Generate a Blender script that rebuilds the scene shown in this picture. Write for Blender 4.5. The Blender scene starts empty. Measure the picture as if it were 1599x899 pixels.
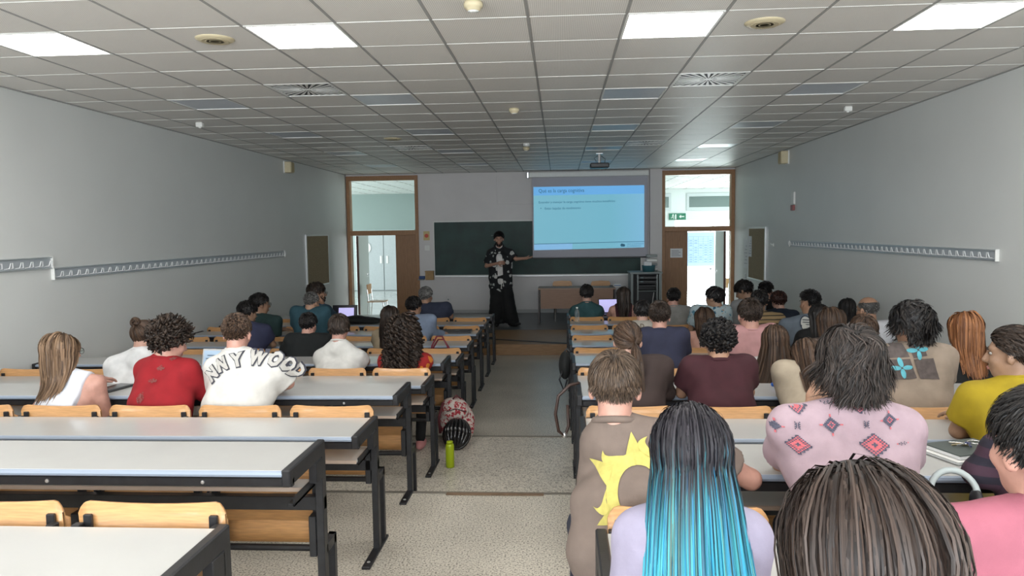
import bpy, math, random
import numpy as np
from mathutils import Matrix, Vector
random.seed(7); RNG=np.random.default_rng(11)
C=bpy.context.scene.collection
PI=math.pi
# ------------------------------------------------------------------ camera
FPX=1157.263; CAMZ=2.035
RT=np.array([0.99787901,0.06368314,-0.0134883]); UPV=np.array([0.0085,0.0779607,0.9969202]); FW=np.array([-0.06453856,0.99492039,-0.07725404])
cd=bpy.data.cameras.new('camera'); cam=bpy.data.objects.new('camera',cd); C.objects.link(cam)
cd.sensor_width=36; cd.lens=FPX/1599*36; cd.clip_start=.05; cd.clip_end=200
cam.matrix_world=Matrix(((RT[0],UPV[0],-FW[0],0),(RT[1],UPV[1],-FW[1],0),(RT[2],UPV[2],-FW[2],CAMZ),(0,0,0,1)))
bpy.context.scene.camera=cam
def unp(u,v,Y=None,X=None,Z=None):
    """place a point seen in the photograph on a known plane of the room"""
    d=FW+(u-799.5)/FPX*RT-(v-449.5)/FPX*UPV
    t=Y/d[1] if Y is not None else X/d[0] if X is not None else (Z-CAMZ)/d[2]
    q=d*t; q[2]+=CAMZ; return q
# ------------------------------------------------------------------ world, exposure, lights
sc=bpy.context.scene
sc.view_settings.view_transform='Standard'; sc.view_settings.look='None'; sc.view_settings.gamma=1
sc.view_settings.exposure=1.22
w=bpy.data.worlds.new('world'); sc.world=w; w.use_nodes=True
bg=w.node_tree.nodes['Background']; bg.inputs[0].default_value=(.86,.94,1,1); bg.inputs[1].default_value=1.4
def area(name,loc,rot,sx,sy,power,col):
    l=bpy.data.lights.new(name,'AREA'); l.shape='RECTANGLE'; l.size=sx; l.size_y=sy; l.energy=power; l.color=col
    o=bpy.data.objects.new(name,l); C.objects.link(o); o.location=loc; o.rotation_euler=rot; return o
PANEL=6.0      # glow of the lit ceiling panels
area('assumed_window_fill',(-.5,-2.75,2.1),(PI/2,0,0),7.5,1.9,250,(.90,.95,1))     # added fill light standing in for daylight at assumed, unseen back windows
area('hall_fill_right',(10.4,21,1.7),(PI/2,0,PI/2),7.5,2.8,150,(.93,1,.95))       # added fill light at the hall's unseen right side, no glazing built
area('hall_fill_left',(-10.4,21,1.7),(PI/2,0,-PI/2),7.5,2.8,85,(.93,1,.96))  # matching fill added at the unseen left side to brighten the hall
area('daylight_hall_exit',(5.2,25.45,1.2),(-PI/2,0,0),2.6,2.2,90,(.92,.98,1))

# ------------------------------------------------------------------ constants of the room
P=.92443; Y0=1.2057; XL=-4.8075; XR=3.8338; DL=-1.016; DR=.0987; ZC=3.337; YW=16.6; YB=-2.9
ST=.1315
row=lambda k:Y0+P*k
FZ=lambda k:(ST*4 if k<=0 else ST*3 if k<=2 else ST*2 if k<=4 else ST if k<=6 else 0.)
# ------------------------------------------------------------------ materials
MATS={}
def nm(m):return m.node_tree.nodes,m.node_tree.links
def mat(name,col,rough=.6,metal=0,spec=.5,noise=0,nscale=20,bump=0,bscale=80,emit=0,alpha=1,trans=0,stretch=None,ior=1.45,col2=None,coat=0):
    if name in MATS:return MATS[name]
    m=bpy.data.materials.new(name); m.use_nodes=True; n,l=nm(m); b=n['Principled BSDF']
    b.inputs['Base Color'].default_value=(*col,1); b.inputs['Roughness'].default_value=rough; b.inputs['Metallic'].default_value=metal
    b.inputs['Specular IOR Level'].default_value=spec; b.inputs['IOR'].default_value=ior
    if trans:b.inputs['Transmission Weight'].default_value=trans
    if coat:b.inputs['Coat Weight'].default_value=coat; b.inputs['Coat Roughness'].default_value=.1
    if emit:
        b.inputs['Emission Color'].default_value=(*col,1); b.inputs['Emission Strength'].default_value=emit
    if noise or bump:
        tc=n.new('ShaderNodeTexCoord'); mp=n.new('ShaderNodeMapping'); l.new(tc.outputs['Object'],mp.inputs[0])
        if stretch: mp.inputs['Scale'].default_value=stretch
    if noise:
        t=n.new('ShaderNodeTexNoise'); t.inputs['Scale'].default_value=nscale; t.inputs['Detail'].default_value=4; l.new(mp.outputs[0],t.inputs[0])
        r=n.new('ShaderNodeValToRGB'); l.new(t.outputs['Fac'],r.inputs[0])
        c2=col2 or tuple(max(0,c*(1-noise)) for c in col); c1=col if col2 else tuple(min(1,c*(1+noise*.6)) for c in col)
        r.color_ramp.elements[0].position=.36; r.color_ramp.elements[1].position=.64
        r.color_ramp.elements[0].color=(*c2,1); r.color_ramp.elements[1].color=(*c1,1); l.new(r.outputs[0],b.inputs['Base Color'])
    if bump:
        t=n.new('ShaderNodeTexNoise'); t.inputs['Scale'].default_value=bscale; t.inputs['Detail'].default_value=3; l.new(mp.outputs[0],t.inputs[0])
        u=n.new('ShaderNodeBump'); u.inputs['Strength'].default_value=bump; u.inputs['Distance'].default_value=.003; l.new(t.outputs['Fac'],u.inputs['Height']); l.new(u.outputs[0],b.inputs['Normal'])
    MATS[name]=m; return m
M_wall=mat('wall_paint',(.70,.71,.69),.42,noise=.03,nscale=.8,bump=.05,bscale=60)
M_wallf=mat('front_wall_paint',(.66,.635,.63),.6,noise=.03,nscale=2)
M_white=mat('white_paint',(.75,.76,.74),.5,noise=.03,nscale=4)
M_ceilback=mat('ceiling_void',(.2,.2,.2),.9)
M_lam=mat('grey_laminate',(.48,.475,.46),.18,noise=.02,nscale=5,spec=.45)
M_lamedge=mat('laminate_edge',(.27,.32,.40),.45)
M_black=mat('black_steel',(.018,.018,.02),.42,noise=.2,nscale=30,bump=.1,bscale=200)
M_ply=mat('beech_plywood',(.54,.285,.115),.38,noise=.16,nscale=9,stretch=(1.2,1.2,14),coat=.25)
M_plyedge=mat('plywood_edge',(.60,.30,.12),.5,noise=.2,nscale=30,stretch=(1,1,10))
M_door=mat('oak_veneer',(.30,.155,.072),.45,noise=.15,nscale=12,stretch=(8,8,.6))
M_frame=mat('oak_frame',(.34,.175,.08),.45,noise=.15,nscale=12,stretch=(6,6,1))
M_alu=mat('aluminium',(.72,.73,.74),.32,metal=.85)
M_greymet=mat('grey_metal',(.22,.245,.24),.45,metal=.2,noise=.05)
M_board=mat('green_chalkboard',(.014,.042,.036),.55,noise=.25,nscale=3,bump=.02)
M_glass=mat('window_glass',(.93,1,.97),.02,trans=1,ior=1.15,spec=.4)
M_cork=mat('cork',(.33,.26,.16),.9,noise=.2,nscale=70,bump=.3,bscale=150)
M_paper=mat('paper',(.78,.79,.80),.8,noise=.03)
M_ink=mat('dark_ink',(.05,.05,.07),.8)
M_cream=mat('cream_plastic',(.62,.54,.36),.5,noise=.03)
M_wplast=mat('white_plastic',(.78,.78,.75),.45,noise=.02)
M_chrome=mat('chrome',(.8,.8,.8),.18,metal=1)
M_dark=mat('dark_plastic',(.02,.02,.022),.4,noise=.1)
M_grille=mat('dark_grille',(.03,.032,.033),.6,noise=.1)
M_bluegl=mat('unlit_diffuser',(.60,.64,.70),.35,noise=.03)
M_lit=mat('lit_diffuser',(1,.985,.96),.5,emit=PANEL)
M_tile=mat('ceiling_tile',(.60,.58,.545),.5,spec=.4,noise=.04,nscale=6,bump=.12,bscale=160)
M_railw=mat('white_rail',(.80,.80,.77),.4)
M_raild=mat('grey_rail',(.36,.355,.34),.6)
def perforate(m):
    n,l=nm(m); b=n['Principled BSDF']
    tc=n.new('ShaderNodeTexCoord'); v=n.new('ShaderNodeTexVoronoi'); v.inputs['Scale'].default_value=85; v.inputs['Randomness'].default_value=0; l.new(tc.outputs['Object'],v.inputs[0])
    r=n.new('ShaderNodeValToRGB'); r.color_ramp.elements[0].position=.22; r.color_ramp.elements[1].position=.32
    r.color_ramp.elements[0].color=(.50,.48,.45,1); r.color_ramp.elements[1].color=(.86,.83,.78,1); l.new(v.outputs['Distance'],r.inputs[0]); l.new(r.outputs[0],b.inputs['Base Color'])
perforate(M_tile)
def floor_mat():
    m=bpy.data.materials.new('speckled_vinyl'); m.use_nodes=True; n,l=nm(m); b=n['Principled BSDF']
    tc=n.new('ShaderNodeTexCoord')
    a=n.new('ShaderNodeTexNoise'); a.inputs['Scale'].default_value=95; a.inputs['Detail'].default_value=3; l.new(tc.outputs['Object'],a.inputs[0])
    r=n.new('ShaderNodeValToRGB'); e=r.color_ramp.elements; e[0].position=.36; e[0].color=(.16,.145,.12,1); e[1].position=.58; e[1].color=(.68,.63,.54,1)
    x=e.new(.46); x.color=(.53,.485,.41,1); l.new(a.outputs['Fac'],r.inputs[0])
    g=n.new('ShaderNodeTexNoise'); g.inputs['Scale'].default_value=1.3; g.inputs['Detail'].default_value=5; l.new(tc.outputs['Object'],g.inputs[0])
    r2=n.new('ShaderNodeValToRGB'); r2.color_ramp.elements[0].color=(.82,.82,.82,1); r2.color_ramp.elements[0].position=.35; r2.color_ramp.elements[1].position=.6; l.new(g.outputs['Fac'],r2.inputs[0])
    mx=n.new('ShaderNodeMixRGB'); mx.blend_type='MULTIPLY'; mx.inputs[0].default_value=1; l.new(r.outputs[0],mx.inputs[1]); l.new(r2.outputs[0],mx.inputs[2]); l.new(mx.outputs[0],b.inputs['Base Color'])
    b.inputs['Roughness'].default_value=.3; b.inputs['Specular IOR Level'].default_value=.4
    return m
M_floor=floor_mat()
M_hallfloor=mat('polished_hall_floor',(.50,.52,.50),.09,noise=.08,nscale=3)
M_stage=mat('grey_linoleum',(.10,.105,.11),.33,noise=.15,nscale=4)
M_stagewood=mat('stage_parquet',(.30,.165,.07),.4,noise=.22,nscale=9,stretch=(.7,8,8))
M_rubber=mat('brown_rubber',(.055,.035,.028),.6)
# ------------------------------------------------------------------ mesh helpers
class MB:
    def __init__(s): s.v=[];s.f=[];s.n=0
    def add(s,V,F):
        s.v+= [tuple(map(float,q)) for q in V]; s.f+=[tuple(i+s.n for i in q) for q in F]; s.n+=len(V); return s
    def box(s,x0,x1,y0,y1,z0,z1,b=0.0):
        if x0>x1:x0,x1=x1,x0
        if y0>y1:y0,y1=y1,y0
        b=min(b,(x1-x0)*.45,(y1-y0)*.45,(z1-z0)*.45)
        if b<=0:
            V=[(x,y,z) for x in(x0,x1) for y in(y0,y1) for z in(z0,z1)]
            return s.add(V,[(0,1,3,2),(4,6,7,5),(0,4,5,1),(2,3,7,6),(0,2,6,4),(1,5,7,3)])
        V=[];ix={}
        for i,x in enumerate((x0,x1)):
            for j,y in enumerate((y0,y1)):
                for k,z in enumerate((z0,z1)):
                    dx=b*(1-2*i);dy=b*(1-2*j);dz=b*(1-2*k)
                    ix[i,j,k,0]=len(V);V.append((x,y+dy,z+dz));ix[i,j,k,1]=len(V);V.append((x+dx,y,z+dz));ix[i,j,k,2]=len(V);V.append((x+dx,y+dy,z))
        F=[]
        for i in(0,1):
            q=[ix[i,0,0,0],ix[i,1,0,0],ix[i,1,1,0],ix[i,0,1,0]];F.append(q if i else q[::-1])
            q=[ix[0,i,0,1],ix[0,i,1,1],ix[1,i,1,1],ix[1,i,0,1]];F.append(q if i else q[::-1])
            q=[ix[0,0,i,2],ix[1,0,i,2],ix[1,1,i,2],ix[0,1,i,2]];F.append(q if i else q[::-1])
        for i in(0,1):
            for j in(0,1):
                sg=(i==j)
                q=[ix[i,j,0,0],ix[i,j,1,0],ix[i,j,1,1],ix[i,j,0,1]];F.append(q[::-1] if sg else q)
                q=[ix[i,0,j,0],ix[i,1,j,0],ix[i,1,j,2],ix[i,0,j,2]];F.append(q if not sg else q[::-1])
                q=[ix[0,i,j,1],ix[1,i,j,1],ix[1,i,j,2],ix[0,i,j,2]];F.append(q if sg else q[::-1])
                for k in(0,1):
                    q=[ix[i,j,k,0],ix[i,j,k,1],ix[i,j,k,2]];F.append(q if (i+j+k)%2 else q[::-1])
        return s.add(V,F)
    def tube(s,pts,r,n=8,cap=True):
        pts=[np.array(p,float) for p in pts]; rs=r if hasattr(r,'__len__') else [r]*len(pts)
        V=[];F=[];pu=None
        for i,p in enumerate(pts):
            d=pts[min(i+1,len(pts)-1)]-pts[max(i-1,0)];d/=np.linalg.norm(d)+1e-12
            if pu is None: a=np.array((0,0,1.)) if abs(d[2])<.9 else np.array((1.,0,0)); u=np.cross(d,a)
            else: u=pu-d*(pu@d)
            u/=np.linalg.norm(u);pu=u;v=np.cross(d,u)
            for j in range(n):
                t=2*PI*j/n;V.append(p+rs[i]*(math.cos(t)*u+math.sin(t)*v))
        for i in range(len(pts)-1):
            for j in range(n):
                a=i*n+j;b=i*n+(j+1)%n;F.append((a,b,b+n,a+n))
        if cap:F.append(tuple(range(n))[::-1]);F.append(tuple((len(pts)-1)*n+j for j in range(n)))
        return s.add(V,F)
    def lathe(s,prof,c=(0,0,0),n=20,axis='z'):
        V=[];F=[]
        for r,z in prof:
            for j in range(n):
                t=2*PI*j/n;x,y=r*math.cos(t),r*math.sin(t)
                q={'z':(x,y,z),'y':(x,z,y),'x':(z,x,y)}[axis];V.append((c[0]+q[0],c[1]+q[1],c[2]+q[2]))
        for i in range(len(prof)-1):
            for j in range(n):
                a=i*n+j;b=i*n+(j+1)%n;q=(a,b,b+n,a+n);F.append(q if axis!='y' else q[::-1])
        F.append(tuple(range(n))[::-1]);F.append(tuple((len(prof)-1)*n+j for j in range(n)))
        return s.add(V,F)
    def ell(s,c,r,n=12,m=8,R=None):
        V=[];F=[]
        for i in range(m+1):
            ph=PI*i/m
            for j in range(n):
                t=2*PI*j/n;q=np.array((r[0]*math.sin(ph)*math.cos(t),r[1]*math.sin(ph)*math.sin(t),r[2]*math.cos(ph)))
                if R is not None:q=R@q
                V.append(q+np.array(c))
        for i in range(m):
            for j in range(n):
                a=i*n+j;b=i*n+(j+1)%n;F.append((a,a+n,b+n,b))
        return s.add(V,F)
    def poly(s,pts,y0,y1,plane='xz'):
        """prism from an outline in a plane, extruded along the third axis"""
        n=len(pts);f=(lambda a,b,c:(a,c,b)) if plane=='xz' else (lambda a,b,c:(c,a,b)) if plane=='yz' else (lambda a,b,c:(a,b,c))
        V=[f(a,b,y0) for a,b in pts]+[f(a,b,y1) for a,b in pts]
        F=[tuple(range(n)),tuple(range(n,2*n))[::-1]]+[(i,i+n,(i+1)%n+n,(i+1)%n) for i in range(n)]
        return s.add(V,F)
    def mesh(s,name,m,smooth=False):
        me=bpy.data.meshes.new(name); me.from_pydata(s.v,[],s.f); me.materials.append(m)
        if smooth: me.polygons.foreach_set('use_smooth',[True]*len(me.polygons))
        me.update(); return me
    def build(s,name,m,parent=None,loc=(0,0,0),smooth=False): return link(name,s.mesh(name,m,smooth),parent,loc)
def link(name,me,parent=None,loc=(0,0,0),rot=None):
    o=bpy.data.objects.new(name,me); C.objects.link(o); o.location=loc
    if rot: o.rotation_euler=rot
    if parent:o.parent=parent
    return o
def tag(o,label,cat,group=None):
    o['label']=label;o['category']=cat
    if group:o['group']=group
    return o
def struct(o,label=None):
    o['kind']='structure'
    if label:o['label']=label
    return o
def thing(name,label,cat,loc=(0,0,0),rz=0,group=None):
    o=bpy.data.objects.new(name,None); C.objects.link(o); o.location=loc; o.rotation_euler=(0,0,rz); o.empty_display_size=.05
    return tag(o,label,cat,group)
def npmesh(name,V,F,m,smooth=True,attrs=None):
    V=np.asarray(V,np.float32);F=np.asarray(F,np.int32);k=F.shape[1]
    me=bpy.data.meshes.new(name);me.vertices.add(len(V));me.vertices.foreach_set('co',V.ravel())
    me.loops.add(F.size);me.loops.foreach_set('vertex_index',F.ravel());me.polygons.add(len(F))
    me.polygons.foreach_set('loop_start',np.arange(0,F.size,k,dtype=np.int32));me.polygons.foreach_set('loop_total',np.full(len(F),k,np.int32))
    if smooth:me.polygons.foreach_set('use_smooth',np.ones(len(F),bool))
    for a,val in (attrs or {}).items():
        at=me.attributes.new(a,'FLOAT','POINT');at.data.foreach_set('value',np.asarray(val,np.float32))
    me.materials.append(m);me.update(calc_edges=True);return me
def text_mesh(body,size,m,align='LEFT',bold=0.0,extrude=.001,sx=1):
    cu=bpy.data.curves.new('text','FONT');cu.body=body;cu.size=size;cu.align_x=align;cu.offset=bold;cu.extrude=extrude;cu.resolution_u=2
    o=bpy.data.objects.new('text',cu);C.objects.link(o);dg=bpy.context.evaluated_depsgraph_get()
    me=bpy.data.meshes.new_from_object(o.evaluated_get(dg));bpy.data.objects.remove(o);me.materials.clear();me.materials.append(m)
    if sx!=1:
        for v in me.vertices:v.co.x*=sx
    return me

# ================================================================== LARGE STRUCTURE
# floor in four tiers stepping down to the front
b=MB()
prof=[(YB,0),(YW+.15,0),(YW+.15,-.12),(YB,-.12)]
outline=[(YB,-.12),(YW,-.12),(YW,0),(row(6)-.01,0),(row(6)-.01,ST),(row(4)-.01,ST),(row(4)-.01,2*ST),(row(2)-.01,2*ST),(row(2)-.01,3*ST),(row(0)-.01,3*ST),(row(0)-.01,4*ST),(YB,4*ST)]
b.poly(outline[::-1],XL-.15,XR+.15,'yz'); struct(b.build('floor',M_floor))
for i,k in enumerate((0,2,4,6)):
    z=FZ(k)
    struct(MB().box(XL+.01,XR-.01,row(k)-.045,row(k)-.006,z-.001,z+.004,.001).build('trim_%d'%(i+1),mat('step_nosing',(.20,.18,.15),.6,noise=.1)))
struct(MB().box(-.78,-.12,row(4)-.075,row(4)-.03,FZ(4)+.002,FZ(4)+.007,.002).build('trim_5',mat('brown_strip',(.20,.13,.08),.6,noise=.2)))
struct(MB().box(XL-.15,XL,YB,YW+.15,-.12,3.5).build('wall_left',M_wall))
struct(MB().box(XR,XR+.15,YB,YW+.15,-.12,3.5).build('wall_right',M_wall))
# front wall between and above the doors, with a pilaster
b=MB();b.box(-3.17,2.25,YW,YW+.15,-.1,3.5);b.box(XL,-3.17,YW,YW+.15,3.30,3.5);b.box(2.25,XR,YW,YW+.15,3.30,3.5)
struct(b.build('wall_front',M_wallf)); struct(MB().box(1.985,2.25,YW-.10,YW,0,ZC,.004).build('trim_6',M_wallf))
# back wall with an assumed, unseen band of windows (behind the camera)
b=MB();b.box(XL,XR,YB-.15,YB,-.1,1.25);b.box(XL,XR,YB-.15,YB,3.0,3.5);b.box(XL,-4.2,YB-.15,YB,1.25,3);b.box(3.2,XR,YB-.15,YB,1.25,3)
struct(b.build('wall_back',M_wall))
w1=MB()
for i in range(6):
    x=-4.2+7.4*i/5; w1.box(x-.03,x+.03,YB-.10,YB-.04,1.25,3.0)
w1.box(-4.2,3.2,YB-.10,YB-.04,1.25,1.31);w1.box(-4.2,3.2,YB-.10,YB-.04,2.94,3.0)
wo=struct(w1.build('window_1',M_alu)); MB().box(-4.2,3.2,YB-.075,YB-.07,1.3,2.95).build('pane',M_glass,wo)
# ---------------- ceiling: grid of tiles
ceil=struct(MB().box(XL-.15,XR+.15,YB,YW+.15,ZC+.045,ZC+.15).build('ceiling',M_ceilback))
GX=-.1807; GY=5.249
LIT=[(i,j) for i in(-6,-3,1,4) for j in(-9,-5,-1)]  # lit rows behind the camera are unseen and only assumed
OFF=[(i,j) for i in(-6,-3,1,4) for j in(3,7,11,15)]
DIF=[(-4,2),(2,2),(-4,10),(2,10),(-4,-6),(2,-6)]
used=set(LIT+OFF+DIF)
tile0=MB()
def tile_geo(mb,x0,x1,y0,y1,z=ZC):
    mb.box(x0+.006,x1-.006,y0+.005,y1-.005,z,z+.02,.004)
tile_mesh=None; stuff=MB()
imin=int(math.floor((XL-GX)/.6)); imax=int(math.ceil((XR-GX)/.6)); jmin=-13; jmax=19
for j in range(jmin,jmax):
    for i in range(imin,imax):
        if (i,j) in used: continue
        x0=max(GX+.6*i,XL+.002);x1=min(GX+.6*(i+1),XR-.002);y0=max(GY+.6*j,YB);y1=min(GY+.6*(j+1),YW)
        if y1-y0<.03 or x1-x0<.03: continue
        if -2<=j<=9:
            if i==imin or i==imax-1: mb=MB();tile_geo(mb,x0,x1,y0,y1);mb.build('ceiling_tile',M_tile,ceil)
            else:
                if tile_mesh is None: mb=MB();tile_geo(mb,0,.6,0,.6,0);tile_mesh=mb.mesh('ceiling_tile',M_tile)
                o=link('ceiling_tile',tile_mesh,ceil,(x0,y0,ZC)); o.rotation_euler=(RNG.normal(0,.0009),RNG.normal(0,.0012),0)
        else: tile_geo(stuff,x0,x1,y0,y1)
o=stuff.build('distant_ceiling_tiles',M_tile,ceil); o['kind']='stuff'
for i in range(imin+1,imax):
    MB().box(GX+.6*i-.008,GX+.6*i+.008,YB,YW,ZC-.003,ZC+.04).build('ceiling_rail',M_raild,ceil)
for j in range(jmin,jmax+1):
    y=GY+.6*j
    if YB<y<YW: MB().box(XL,XR,y-.0045,y+.0045,ZC-.002,ZC+.04).build('cross_rail',M_railw,ceil)
MB().box(XL,XL+.02,YB,YW,ZC-.008,ZC+.02).build('edge_trim',M_raild,ceil);MB().box(XR-.02,XR,YB,YW,ZC-.008,ZC+.02).build('edge_trim',M_raild,ceil);MB().box(XL,XR,YW-.02,YW,ZC-.008,ZC+.02).build('edge_trim',M_raild,ceil)
colname={-6:'beside the left wall',-3:'left of the middle',1:'right of the middle',4:'beside the right wall'}
rown={-9:'assumed far behind the camera',-5:'assumed behind the viewer',-1:'in the nearest visible row',3:'in the second visible row',7:'in the third visible row',11:'in the fourth visible row',15:'nearest the front wall'}
fr=MB()
for a in ((0.004,.596,.004,.02),(.004,.596,.58,.596),(.004,.02,.02,.58),(.58,.596,.02,.58)): fr.box(*a,-.004,.03,.001)
frm=fr.mesh('frame',M_railw); difl=MB().box(.02,.58,.02,.58,0,.012).mesh('diffuser',M_lit); difo=MB().box(.02,.58,.02,.58,.003,.014).mesh('diffuser',M_bluegl)
for (i,j) in LIT+OFF:
    lit=(i,j) in LIT
    t=thing('ceiling_light','%s square ceiling light %s, %s'%('glowing white' if lit else 'unlit grey',colname[i],rown[j]),'ceiling light',(GX+.6*i,GY+.6*j,ZC),0,'lit ceiling panels' if lit else 'unlit ceiling panels')
    link('frame',frm,t);link('diffuser',difl if lit else difo,t)
# swirl diffusers
def swirl():
    v=MB()
    for s in range(28):
        a=2*PI*s/28+.06
        # vanes run from near the centre to the square edge
        ca,sa=math.cos(a),math.sin(a);L=.272/max(abs(ca),abs(sa));w0,w1=.003,.0075
        nx,ny=-sa,ca;r0=.03 if s%2 else .075;w0=.055*r0+.001;w1=.055*L
        q=[(r0*ca-w0*nx,r0*sa-w0*ny),(r0*ca+w0*nx,r0*sa+w0*ny),(L*ca+w1*nx,L*sa+w1*ny),(L*ca-w1*nx,L*sa-w1*ny)]
        q=[(max(-.275,min(.275,x)),max(-.275,min(.275,y))) for x,y in q];v.poly(q,0,.002,'xy')
    v.box(-.03,.03,-.03,.03,-.001,.01,.002)
    return v
svm=swirl().mesh('vane_ring',M_railw); sbk=MB().box(-.285,.285,-.285,.285,.0045,.01).mesh('plenum',M_grille)
frd=MB()
for a in ((-.296,.296,-.296,-.272),(-.296,.296,.272,.296),(-.296,-.272,-.272,.272),(.272,.296,-.272,.272)): frd.box(*a,-.004,.03,.001)
frdm=frd.mesh('frame',M_railw)
dn={(-4,2):'near one on the left half of the ceiling',(2,2):'near one on the right half of the ceiling',(-4,10):'far one on the left half of the ceiling',(2,10):'far one above the projector, right half',(-4,-6):'one behind the viewer on the left',(2,-6):'one behind the viewer on the right'}
for d in DIF:
    t=thing('air_diffuser','square swirl air diffuser with radial slots, '+dn[d],'air vent',(GX+.6*d[0]+.3,GY+.6*d[1]+.3,ZC),0,'swirl air diffusers')
    link('vane_ring',svm,t);link('plenum',sbk,t);link('frame',frdm,t)
def disc(name,lab,cat,x,y,prof,m,grp=None):
    t=thing(name,lab,cat,(x,y,ZC),0,grp); MB().lathe(prof,n=24).build('housing',m,t,smooth=True); return t
for (x,y,l) in ((-2.286,4.93,'round cream ceiling loudspeaker on the left, flush in its tile'),(1.318,4.94,'round cream ceiling loudspeaker on the right, flush in its tile'),(-2.31,10.35,'round cream ceiling loudspeaker far along the left half')):
    t=disc('ceiling_speaker',l,'speaker',x,y,[(.02,-.0165),(.10,-.016),(.112,-.010),(.125,-.004),(.127,.004)],M_cream,'ceiling loudspeakers')
    b=MB()
    for r in (.03,.055,.08): b.lathe([(r,-.0175),(r+.006,-.0185),(r+.01,-.0165)],n=24)
    b.build('grille_ring',mat('cream_dark',(.5,.43,.28),.6),t,smooth=True)
sm=[(.0,-.052),(.03,-.052),(.04,-.045),(.042,-.036),(.052,-.032),(.056,-.015),(.05,0)]
for (x,y,l) in ((-.48,4.32,'cream smoke detector at the top of the picture, nearest'),(-.474,8.05,'cream smoke detector in the middle of the ceiling'),(-.51,11.8,'cream smoke detector farthest along the ceiling centre')):
    t=disc('smoke_detector',l,'smoke detector',x,y,sm,M_cream,'smoke detectors'); MB().lathe([(.034,-.0515),(.012,-.058),(.0,-.058)],n=16).build('sensor_cap',M_wplast,t,smooth=True)
t=disc('ceiling_sensor','small white ceiling sensor just before the far smoke detector','sensor',-.483,11.3,[(.0,-.035),(.05,-.035),(.055,0)],M_wplast); MB().lathe([(0,-.04),(.02,-.04),(.025,-.035)],n=12).build('lens',M_wplast,t)
for (x,y,l) in ((-4.167,8.5,'small white box sensor under the ceiling near the left wall'),(3.16,8.45,'small white box sensor under the ceiling near the right wall')):
    t=thing('motion_sensor',l,'sensor',(x,y,ZC)); MB().box(-.04,.04,-.03,.03,-.055,0,.008).build('housing',M_wplast,t); MB().lathe([(.014,-.065),(.018,-.05)],c=(0,0,0),n=12).build('lens',M_railw,t)

# ================================================================== DOORS (front wall)
def door_unit(n,x0,x1,jl,jr,leafx,openx,bar,leaf_left):
    D=struct(MB().box(x0,x0+.075,YW-.03,YW+.17,0,3.30,.005).build('door_%d'%n,M_frame),'oak framed classroom door with a glazed transom, one leaf open, %s of the board'%('left' if n==1 else 'right'))
    MB().box(x1-.075,x1,YW-.03,YW+.17,0,3.30,.005).build('jamb',M_frame,D)
    MB().box(x0+.07,x1-.07,YW-.03,YW+.17,3.20,3.298,.005).build('head',M_frame,D)
    MB().box(x0+.07,x1-.07,YW-.03,YW+.17,1.965,2.075,.005).build('transom_bar',M_frame,D)
    MB().box(x0+.07,x1-.07,YW+.06,YW+.066,2.07,3.21).build('transom_glass',M_glass,D)
    a,bx=leafx; lf=MB().box(a,bx,YW+.03,YW+.075,.01,1.965,.003).build('fixed_leaf',M_door,D)
    # open leaf standing square into the hall
    ol=MB().box(openx-.02,openx+.02,YW+.17,YW+1.05,.01,1.96,.003).build('open_leaf',mat('pale_door_face',(.50,.55,.52),.22),D)
    ee=MB().box(openx-.022,openx+.022,YW+.12,YW+.168,.01,1.96,.003).build('leaf_edge',mat('dark_oak_edge',(.10,.045,.03),.45),D)
    h=MB().box(openx+(.02 if n==1 else -.05),openx+(.05 if n==1 else -.02),YW+.80,YW+.92,1.02,1.04,.004);h.box(openx-.035,openx+.035,YW+.90,YW+.93,.98,1.08,.004);h.build('door_handle',M_chrome,ol)
    g=(x0+.075,openx-.025) if n==1 else (openx+.025,x1-.075)
    MB().box(g[0],g[1],YW+.10,YW+.106,.01,1.96).build('side_pane',M_glass,D)
    return D
D1=door_unit(1,-4.8,-3.165,0,0,(-3.71,-3.24),-4.62,.1,False)
D2=door_unit(2,2.252,XR-.002,0,0,(2.325,2.825),3.66,.1,True)
# ================================================================== HALL BEYOND THE DOORS
YH=25.6
struct(MB().box(-10.5,10.5,YW+.16,YH+.2,-.12,0).build('floor',M_hallfloor))
struct(MB().box(-10.5,10.5,YW+.16,YH+.2,3.36,3.5).build('ceiling',mat('hall_ceiling',(.70,.72,.70),.6,noise=.03,nscale=2)))
hc=MB()
for i in range(34): hc.box(-10.2+.6*i,-10.2+.6*i+.012,YW+.16,YH,3.353,3.362)
for j in range(15): hc.box(-10.5,10.5,17+.6*j,17+.6*j+.012,3.353,3.362)
struct(hc.build('trim_7',M_raild))
struct(MB().box(-10.5,3.35,YH,YH+.15,0,3.4).build('wall_far',mat('hall_wall_green',(.23,.285,.27),.6,noise=.03)))
b=MB();b.box(3.35,4.22,YH,YH+.15,0,3.4);b.box(6.0,10.5,YH,YH+.15,0,3.4);b.box(4.22,6.0,YH,YH+.15,2.16,3.4)
struct(b.build('wall_far_right',mat('hall_wall_white',(.66,.69,.68),.6,noise=.02)))
# exterior beyond the glazed exit
struct(MB().box(-4,20,YH+.3,60,-.3,-.02).build('ground',mat('pale_paving',(.75,.75,.72),.7,noise=.1,nscale=3)))
struct(MB().box(10.5,10.65,YW+.16,17.2,0,3.4).build('wall_hall_right',M_wall)); struct(MB().box(-10.65,-10.5,YW+.16,17.2,0,3.4).build('wall_hall_left',M_wall))
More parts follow.
